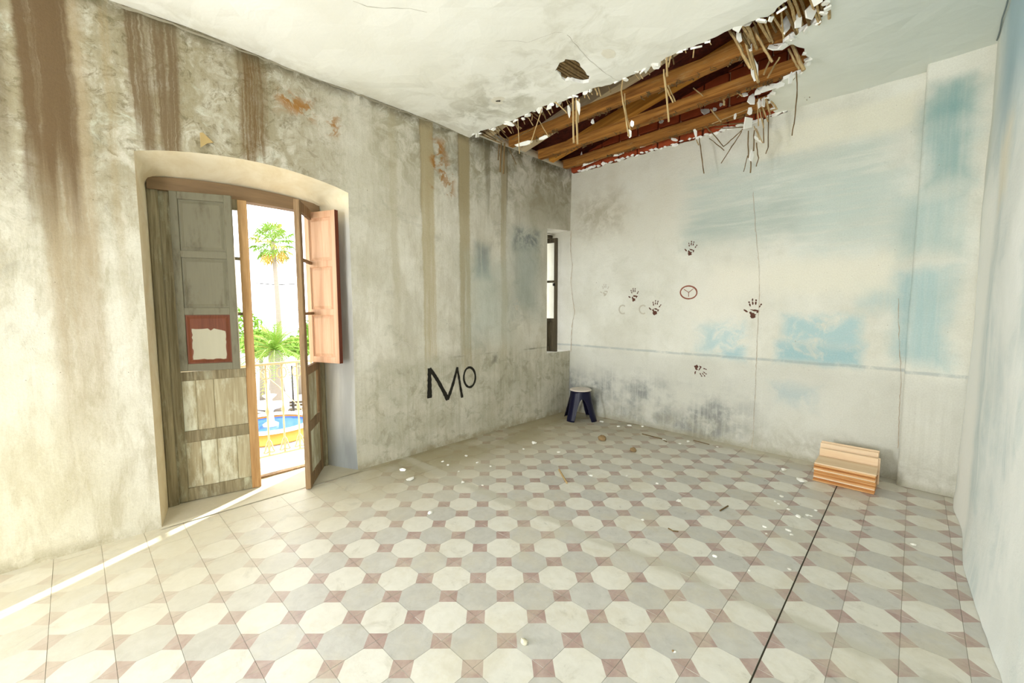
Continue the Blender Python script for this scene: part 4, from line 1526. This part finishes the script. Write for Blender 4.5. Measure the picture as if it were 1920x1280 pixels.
def board(loc, lx, ly, lz, rz, mat, tilt=0.):
    # local z is the grain: long side of the board
    b = MB()
    b.box((-ly / 2, -lz / 2, -lx / 2), (ly / 2, lz / 2, lx / 2), 0, .0030)
    o = b.build('pine_board', mat)
    o.matrix_world = Matrix.Translation(loc) @ Matrix.Rotation(rz, 4, 'Z') @ Matrix.Rotation(tilt, 4, 'X') @ Matrix(((0, 0, 1, 0), (1, 0, 0, 0), (0, 1, 0, 0), (0, 0, 0, 1)))
    return o


nb, bt = 12, .0138
for i in range(nb):
    o = board((-.412 + rnd.uniform(-.003, .003), 4.437 + rnd.uniform(-.007, .006), bt * (i + .5)), .405, .235, bt - .0008, rnd.uniform(-.006, .006) + .012, M['board_pale'] if i == nb - 1 else M[('board', 'board_dark', 'board_pale', 'board', 'board_dark')[i % 5]])
    nth = ('lowest', 'second', 'third', 'fourth', 'fifth', 'sixth', 'seventh', 'eighth', 'ninth', 'tenth', 'eleventh')
    lb = 'pale pine board on top of the front pile by the pilaster' if i == nb - 1 else 'pine board, %s up from the tiles in the front pile' % nth[i]
    tag(o, lb, 'board', 'pine boards stacked by the pilaster')
# boards standing on edge against the wall behind the pile
for i, (y, h, dx, lb) in enumerate(((4.572, .225, .0, 'low pine board on edge just behind the front pile'), (4.592, .225, .012, 'second pine board on edge behind the front pile'), (4.625, .262, -.004, 'taller pine board on edge leaning against the back wall'), (4.647, .275, .0, 'tallest pine board on edge nearest the back wall'))):
    o = board((-.412 + dx, y, h / 2 + .001), .40, .0, .0, 0, M['board_pale']) if False else None
    b = MB(); b.box((-.006, -h / 2, -.2), (.006, h / 2, .2), 0, .0012)
    o = b.build('pine_board', M['board_pale'])
    o.matrix_world = Matrix.Translation((-.412 + dx, y, h / 2 + .002)) @ Matrix.Rotation(.012, 4, 'Z') @ Matrix.Rotation(-.06, 4, 'X') @ Matrix(((0, 0, 1, 0), (1, 0, 0, 0), (0, 1, 0, 0), (0, 0, 0, 1)))
    tag(o, lb, 'board', 'pine boards stacked by the pilaster')

# ------------------------------------------------------------------ rubble on the floor
rnd = random.Random(51)
chip_me = []
for k in range(5):
    bm = bmesh.new()
    bmesh.ops.create_icosphere(bm, subdivisions=1, radius=1)
    for v in bm.verts:
        v.co *= rnd.uniform(.65, 1.15)
        v.co.z *= .55
    zmin = min(v.co.z for v in bm.verts)
    for v in bm.verts:
        v.co.z = max(v.co.z - zmin - .12, 0)
    me = bpy.data.meshes.new('plaster_crumb')
    bm.to_mesh(me); bm.free()
    me.materials.append(M['plaster_chip'])
    chip_me.append(me)
# one small set per place, so that each set can be pointed at
SETS = (
    ('small white plaster crumb lying among the tiles near the pine boards', 'crumbs near the pine boards',
     [(1469, 882, 9), (1503, 903, 14), (1465, 931, 6), (1453, 940, 4), (1478, 956, 6), (1530, 957, 5), (1497, 969, 8), (1514, 966, 6), (1433, 988, 6), (1478, 995, 7), (1484, 1003, 6), (1437, 1001, 4), (1480, 1068, 5), (1520, 968, 4), (1460, 945, 4)]),
    ('small pale plaster crumb in the dust below the stained wall', 'crumbs below the stained wall',
     [(768, 900, 12), (755, 882, 9), (830, 866, 5), (840, 872, 5), (806, 962, 9), (874, 855, 5), (895, 868, 5), (920, 875, 4), (868, 905, 6), (905, 910, 4), (982, 842, 4), (1002, 832, 9), (1048, 848, 5), (860, 884, 4)]),
    ('plaster crumb scattered on the tiles before the pale back wall', 'crumbs before the back wall',
     [(1128, 791, 6), (1205, 800, 6), (1245, 825, 5), (1275, 832, 5), (1290, 829, 6), (1180, 798, 6), (1345, 838, 4), (1232, 907, 5), (1205, 975, 5), (1160, 800, 5)]),
    ('small pale crumb alone on the open octagon tiles', 'crumbs on the open floor',
     [(1272, 940, 8), (1340, 1043, 6), (1265, 1222, 5), (1712, 1021, 6), (1108, 892, 6), (1176, 892, 4), (1405, 1070, 4)]))
for lb, gp, lst in SETS:
    for px, py, s in lst:
        p = at_z(px, py, 0)
        sc = (p - CP).dot(CF) / F_PX
        o = link_data('plaster_crumb', rnd.choice(chip_me))
        r = s * sc * .68
        o.location = (p.x, p.y, .0)
        o.scale = (r * rnd.uniform(.9, 1.3), r * rnd.uniform(.7, 1), r * rnd.uniform(.6, .9))
        o.rotation_euler = (0, 0, rnd.uniform(0, 6.3))
        tag(o, lb, 'debris', gp)
M['stone_pale'] = simple('chalky_stone', srgb(206, 200, 176), .95, .12, 30., .3)
M['stone_brown'] = simple('brown_clod', srgb(142, 118, 84), .95, .2, 20., .4)
for px, py, s, mt, lb in ((983, 1206, 15, 'stone_pale', 'chalky pebble standing alone on a grey octagon tile'), (1129, 825, 17, 'stone_brown', 'brown clod of mortar lying before the back wall'), (1187, 846, 13, 'stone_brown', 'small brown mortar clod beside the larger one'), (1262, 1221, 5, 'stone_brown', 'tiny brown grain on a grey octagon tile')):
    p = at_z(px, py, 0)
    sc = (p - CP).dot(CF) / F_PX
    bm = bmesh.new()
    bmesh.ops.create_icosphere(bm, subdivisions=2, radius=1)
    for v in bm.verts:
        v.co *= 1 + .25 * noise.noise(v.co * 1.7 + Vector((px, 0, 0)))
        v.co.z = max(v.co.z * .75, -.45) + .45
    me = bpy.data.meshes.new('pebble')
    bm.to_mesh(me); bm.free()
    me.materials.append(M[mt])
    o = link_data('pebble', me)
    r = s * sc * .5
    o.location = (p.x, p.y, 0); o.scale = (r, r * .8, r)
    tag(o, lb, 'debris')
for pts, r, lb in (([(1048, 880), (1063, 905)], .008, 'thick broken reed lying on the dusty tiles'), ([(1204, 813), (1240, 822), (1250, 828)], .005, 'thin broken reed lying before the back wall'), ([(1300, 825), (1330, 833)], .004, 'short brown reed end by the foot of the back wall'),
                   ([(1350, 957), (1365, 948)], .005, 'dark wood splinter on the tiles towards the pine boards'), ([(1253, 990), (1262, 995), (1272, 996)], .004, 'thin curved dark splinter on a cream octagon tile')):
    P = [at_z(px, py, r) for px, py in pts]
    b = MB(); b.tube([p - P[0] for p in P], r, 6)
    o = b.build('broken_reed', M['reed'] if r > .006 else M['reed_dark'])
    o.location = P[0]
    tag(o, lb, 'debris')

# ------------------------------------------------------------------ balcony
RX = -4.56
b = MB()
b.box((RX - .14, -.25, -.22), (X_OUT, 2.0, -.03))
slab = b.build('balcony_slab', M['outer_wall'])
tag(slab, 'pale balcony slab outside the open door', kind='structure')
rail = empty('balcony_railing', (RX, .9, -.03))
tag(rail, 'cream painted iron balcony railing with scrolled balusters', 'railing')
RLO = Vector((RX, .9, -.03))


def rpart(b, name, sm=True):
    b.v = [tuple(Vector(v) - RLO) for v in b.v]
    return b.build(name, M['iron_white'], rail, sm)


b = MB(); b.box((RX - .018, -.15, .945), (RX + .018, 1.9, .967), 0, .004); rpart(b, 'handrail', False)
b = MB(); b.box((RX - .012, -.15, .03), (RX + .012, 1.9, .046), 0, .003); rpart(b, 'bottom_rail', False)
for y in (-.15, 1.9):
    b = MB(); b.box((RX, y - .01, .945), (X_OUT + .0, y + .01, .967), 0, .003); rpart(b, 'side_rail', False)
    b = MB(); b.tube([(RX, y, -.03), (RX, y, .96)], .014, 8); rpart(b, 'post')
bal, scr1, scr2 = None, None, None
for k in range(14):
    y = -.02 + k * .143 - .005
    if bal is None:
        b = MB()
        b.lathe([(.009, .04), (.009, .10), (.016, .12), (.009, .15), (.008, .44), (.014, .46), (.020, .485), (.014, .51), (.008, .53), (.008, .76), (.015, .785), (.009, .81), (.009, .95)], 8)
        bal = b.build('baluster', M['iron_white'], rail, True)
        o = bal
        b = MB()
        for s in (-1, 1):
            pts = [(0, s * (.018 + .024 * math.sin(t * .35)), .86 + .05 * math.cos(t * .35) - .0) for t in range(0, 19)]
            b.tube(pts, .0055, 5)
        scr1 = b.build('scroll', M['iron_white'], o, True)
        b = MB()
        for s in (-1, 1):
            pts = [(0, 0, .20), (0, s * .018, .17), (0, s * .030, .12)] + [(0, s * (.030 + .018 * math.sin(t * .5)), .095 - .028 * math.sin(t * .25)) for t in range(1, 11)]
            b.tube(pts, .007, 5)
        scr2 = b.build('scroll', M['iron_white'], o, True)
    else:
        o = link_data('baluster', bal.data, rail)
        link_data('scroll', scr1.data, o)
        link_data('scroll', scr2.data, o)
    o.location = Vector((RX, y, 0)) - RLO
b = MB()
P = [at_x(476, 687, RX - .0225), at_x(520, 722, RX - .0225), at_x(600, 800, RX - .0225), Vector((RX - .0225, 1.9, .16))]
b.tube([p - P[0] for p in P], .004, 6)
o = b.build('clothes_line', M['iron_white']); o.location = P[0]
tag(o, 'white cord stretched slanting outside the balcony railing', 'cord')

# ------------------------------------------------------------------ the square outside
ZG = -4.5
M['paving'] = simple('pale_square_paving', srgb(150, 148, 146), .85, .1, 1.2, .1)
b = MB(); b.box((-120, -80, ZG - .3), (-4.6, 110, ZG)); sq = b.build('square_paving', M['paving'])
tag(sq, 'pale stone paving of the square below the balcony', kind='structure')
M['leaf_a'] = simple('palm_green', srgb(116, 152, 52), .55, .25, 3., 0)
M['leaf_b'] = simple('palm_olive', srgb(150, 156, 70), .6, .25, 3., 0)
M['leaf_dry'] = simple('dry_palm_frond', srgb(190, 160, 70), .7, .2, 3., 0)
M['trunk'] = simple('palm_trunk', srgb(150, 140, 126), .9, .2, 6., .4, None, (1, 1, 5))
M['tile_blue'] = simple('blue_glazed_tile', srgb(44, 96, 190), .3, .15, 3., 0)
M['tile_ochre'] = simple('ochre_glazed_tile', srgb(214, 150, 66), .4, .15, 4., .1)
M['rim_white'] = simple('white_fountain_rim', srgb(226, 222, 210), .5, .06, 4., 0)


def along(px, dist):
    d = ray(px, 640); d.z = 0
    d.normalize()
    return Vector((0, 0, 0)) + d * dist


rnd = random.Random(61)


def fan_palm(base, ztop, label):
    o = empty('fan_palm', base)
    tag(o, label, 'palm tree')
    h = ztop - base.z
    b = MB()
    pts = [(.12 * math.sin(t * .22), .10 * math.sin(t * .3), h * t / 12) for t in range(13)]
    b.tube(pts, [.22 - .09 * t / 12 + (.12 if t == 0 else 0) for t in range(13)], 12)
    b.build('trunk', M['trunk'], o, True)
    top = Vector(pts[-1])
    for k in range(34):
        az = k * 2.399
        el = math.radians(80 - 150 * (k / 33))
        d = Vector((math.cos(az) * math.cos(el), math.sin(az) * math.cos(el), math.sin(el)))
        L = rnd.uniform(.8, 1.15)
        b = MB()
        e = top + d * L + Vector((0, 0, -.12))
        b.tube([top, top + d * L * .5, e], .025, 4)
        # pleated fan of narrow segments
        side = d.cross(Vector((0, 0, 1)))
        side = side.normalized() if side.length > .05 else Vector((1, 0, 0))
        nrm = side.cross(d).normalized()
        S = 11
        for s_ in range(S):
            an = math.radians(-105 + 210 * s_ / (S - 1))
            dv = d * math.cos(an) + side * math.sin(an)
            wv = (side * math.cos(an) - d * math.sin(an)) * .055
            R = rnd.uniform(.62, .8)
            mid = e + dv * R * .6 + nrm * .03
            tip = e + dv * R + Vector((0, 0, -.22 - .1 * rnd.random()))
            b.add([e, mid - wv, tip, mid + wv, mid - nrm * .05], [(0, 1, 4), (1, 2, 4), (4, 2, 3), (0, 4, 3)])
        b.build('frond', M['leaf_dry'] if k > 28 else (M['leaf_b'] if k % 3 == 0 else M['leaf_a']), o)
    return o


def date_palm(base, ztop, label, R=2.6, nf=46, tr=.35):
    o = empty('date_palm', base)
    tag(o, label, 'palm tree')
    h = ztop - base.z
    b = MB()
    b.tube([(0, 0, h * t / 8) for t in range(9)], [tr + (.06 if t % 2 else 0) - .01 * t for t in range(9)], 12)
    b.build('trunk', M['trunk'], o, True)
    top = Vector((0, 0, h))
    for k in range(nf):
        az = k * 2.399 + .4
        el = math.radians(82 - 92 * (k / (nf - 1)))
        L = R * rnd.uniform(.85, 1.1)
        ax = Vector((math.cos(az), math.sin(az), 0))
        P = []
        for t in range(9):
            s = t / 8
            P.append(top + ax * (L * s * math.cos(el) + .12 * L * s * s) + Vector((0, 0, L * (s * math.sin(el) - .55 * s * s * (.4 + math.cos(el))))))
        b = MB()
        b.tube(P, [.03 * (1 - .8 * t / 8) for t in range(9)], 4)
        n = 22
        for q in range(2, n):
            s = q / n
            i = min(7, int(s * 8)); f = s * 8 - i
            p = P[i].lerp(P[i + 1], f)
            t_ = (P[i + 1] - P[i]).normalized()
            sd = t_.cross(Vector((0, 0, 1)))
            sd = sd.normalized() if sd.length > .05 else Vector((-ax.y, ax.x, 0))
            ll = .42 * math.sin(math.pi * min(1, s * .85 + .12)) + .08
            for sg in (-1, 1):
                e = p + sd * sg * ll * .8 + t_ * ll * .6 + Vector((0, 0, -.10 * ll + rnd.uniform(-.04, .06)))
                w = t_ * .022
                b.add([p - w, p + w, e], [(0, 1, 2)])
        b.build('frond', M['leaf_b'] if k % 4 == 0 else M['leaf_a'], o)
    return o


D1 = 34.
base = along(521, D1); base.z = ZG
ztop = CAM_H + (577 - 465) / F_PX * D1 * 1.0 * math.cos(math.radians(30)) + .3
fan_palm(base, CAM_H + 4.7, 'tall slender fan palm beyond the fountain')
base = along(514, 27.5); base.z = ZG
date_palm(base, CAM_H - 2.4, 'bushy date palm with arching fronds behind the fountain', 2.7, 54, .36)


def tree(base, h, r, label, nm='plane_tree'):
    o = empty(nm, base)
    tag(o, label, 'tree')
    b = MB(); b.tube([(0, 0, 0), (.05, .02, h * .35), (0, 0, h * .7)], [.18, .14, .08], 8); b.build('trunk', M['trunk'], o, True)
    b = MB()
    for _ in range(1100):
        d = Vector((rnd.gauss(0, 1), rnd.gauss(0, 1), rnd.gauss(0, 1))).normalized() * r * rnd.uniform(.55, 1)
        c = Vector((d.x, d.y, h * .72 + d.z * .8))
        u = Vector((rnd.gauss(0, 1), rnd.gauss(0, 1), rnd.gauss(0, 1))).normalized()
        w = u.orthogonal().normalized()
        s = rnd.uniform(.12, .24)
        b.add([c - u * s, c + w * s * .5, c + u * s, c - w * s * .5], [(0, 1, 2, 3)])
    tag(b.build('foliage', M['leaf_a'], o), kind='stuff')
    return o


for px, dd, h, r, lb in ((487, 31.6, 5.2, 1.15, 'small leafy tree just behind the date palm, beside the door leaf with the rust panel'), (558, 32.4, 4.6, 1.0, 'small leafy tree behind the date palm, beside the salmon shutter'), (432, 39., 6., 2.4, 'broad leafy tree far across the square'), (602, 42., 5.2, 1.9, 'round leafy tree far behind the street lamp')):
    base = along(px, dd); base.z = ZG
    tree(base, h, r, lb)

# fountain
fb = along(500, 22.6); fb.z = ZG
fo = empty('fountain', fb)
tag(fo, 'round tiled fountain with blue basin and ochre rim on the square', 'fountain')
RF = 1.9
b = MB(); b.lathe([(RF, 0), (RF + .16, .02), (RF + .12, .10), (RF + .05, .14), (RF + .05, .48), (RF + .14, .52), (RF - .16, .52), (RF - .16, 0)], 32, close=True)
b.build('basin_wall', M['tile_ochre'], fo, True)
b = MB(); b.lathe([(RF + .18, .52), (RF + .18, .60), (RF - .22, .60), (RF - .22, .52)], 32, close=True)
b.build('rim', M['rim_white'], fo)
b = MB(); b.lathe([(.02, .38), (RF - .17, .38), (RF - .17, .42), (.02, .42)], 32)
b.build('water', M['tile_blue'], fo)
b = MB(); b.lathe([(.3, .3), (.34, .5), (.16, .62), (.13, 1.1), (.2, 1.2), (.7, 1.35), (.78, 1.45), (.7, 1.45), (.15, 1.36), (.10, 1.7), (.28, 1.85), (.3, 1.9), (.05, 1.9), (.03, 2.1)], 20)
b.build('pedestal', M['rim_white'], fo, True)

# mast and lamp
base = along(523, 36.); base.z = ZG
o = empty('utility_mast', base); tag(o, 'thin grey mast with cross arm rising behind the palms', 'mast')
b = MB(); b.tube([(0, 0, 0), (0, 0, 10.6)], [.09, .04], 8); b.build('pole', M['steel'], o, True)
b = MB(); b.tube([(-.4, -1.2, 7.9), (0, 0, 7.8), (.4, 1.2, 7.9)], .03, 6); b.build('cross_arm', M['steel'], o, True)
base = along(545, 24.6); base.z = ZG
o = empty('street_lamp', base); tag(o, 'dark street lamp standing beside the fountain', 'street lamp')
b = MB(); b.tube([(0, 0, 0), (0, 0, .3), (0, 0, 3.0)], [.09, .05, .035], 8); b.build('pole', M['steel'], o, True)
b = MB(); b.lathe([(.05, 3.0), (.16, 3.05), (.20, 3.4), (.05, 3.5)], 8); b.build('lantern', M['rim_white'], o)
for px, dd, rz, lb in ((470, 25.5, .3, 'dark slatted bench under the round tree'), (566, 25.5, 1.1, 'dark slatted bench right of the fountain')):
    base = along(px, dd); base.z = ZG
    o = empty('bench', base, rz); tag(o, lb, 'bench')
    for i in range(3):
        b = MB(); b.box((-.8, -.22 + i * .15, .42), (.8, -.10 + i * .15, .46), 0, .005); b.build('slat', M['wood_window'], o)
    for i in range(2):
        b = MB(); b.box((-.8, .24, .55 + i * .16), (.8, .27, .67 + i * .16), 0, .005); b.build('slat', M['wood_window'], o)
    for s in (-.65, .65):
        b = MB(); b.box((s - .03, -.2, 0), (s + .03, .25, .42), 0, .005); b.box((s - .03, .21, .4), (s + .03, .25, .85), 0, .005); b.build('leg', M['steel'], o)

# curled flake of paint peeling off above the door
b = MB()
P = [Vector(at_x(px, py, XL)) for px, py in ((374, 250), (380, 249), (400, 268), (388, 270), (374, 280))]
vs = [Vector((lw(p.y, p.z).x + e, p.y, p.z)) for p, e in zip(P, (.012, .004, .006, .02, .05))]
b.add(vs + [v + Vector((.004, 0, 0)) for v in vs], [(0, 1, 2, 3, 4), (9, 8, 7, 6, 5)] + [(i, (i + 1) % 5, 5 + (i + 1) % 5, 5 + i) for i in range(5)])
b.build('peeling_flake', simple('tan_paint_flake', srgb(190, 164, 112), .8, .1, 12., .1), wall_left)
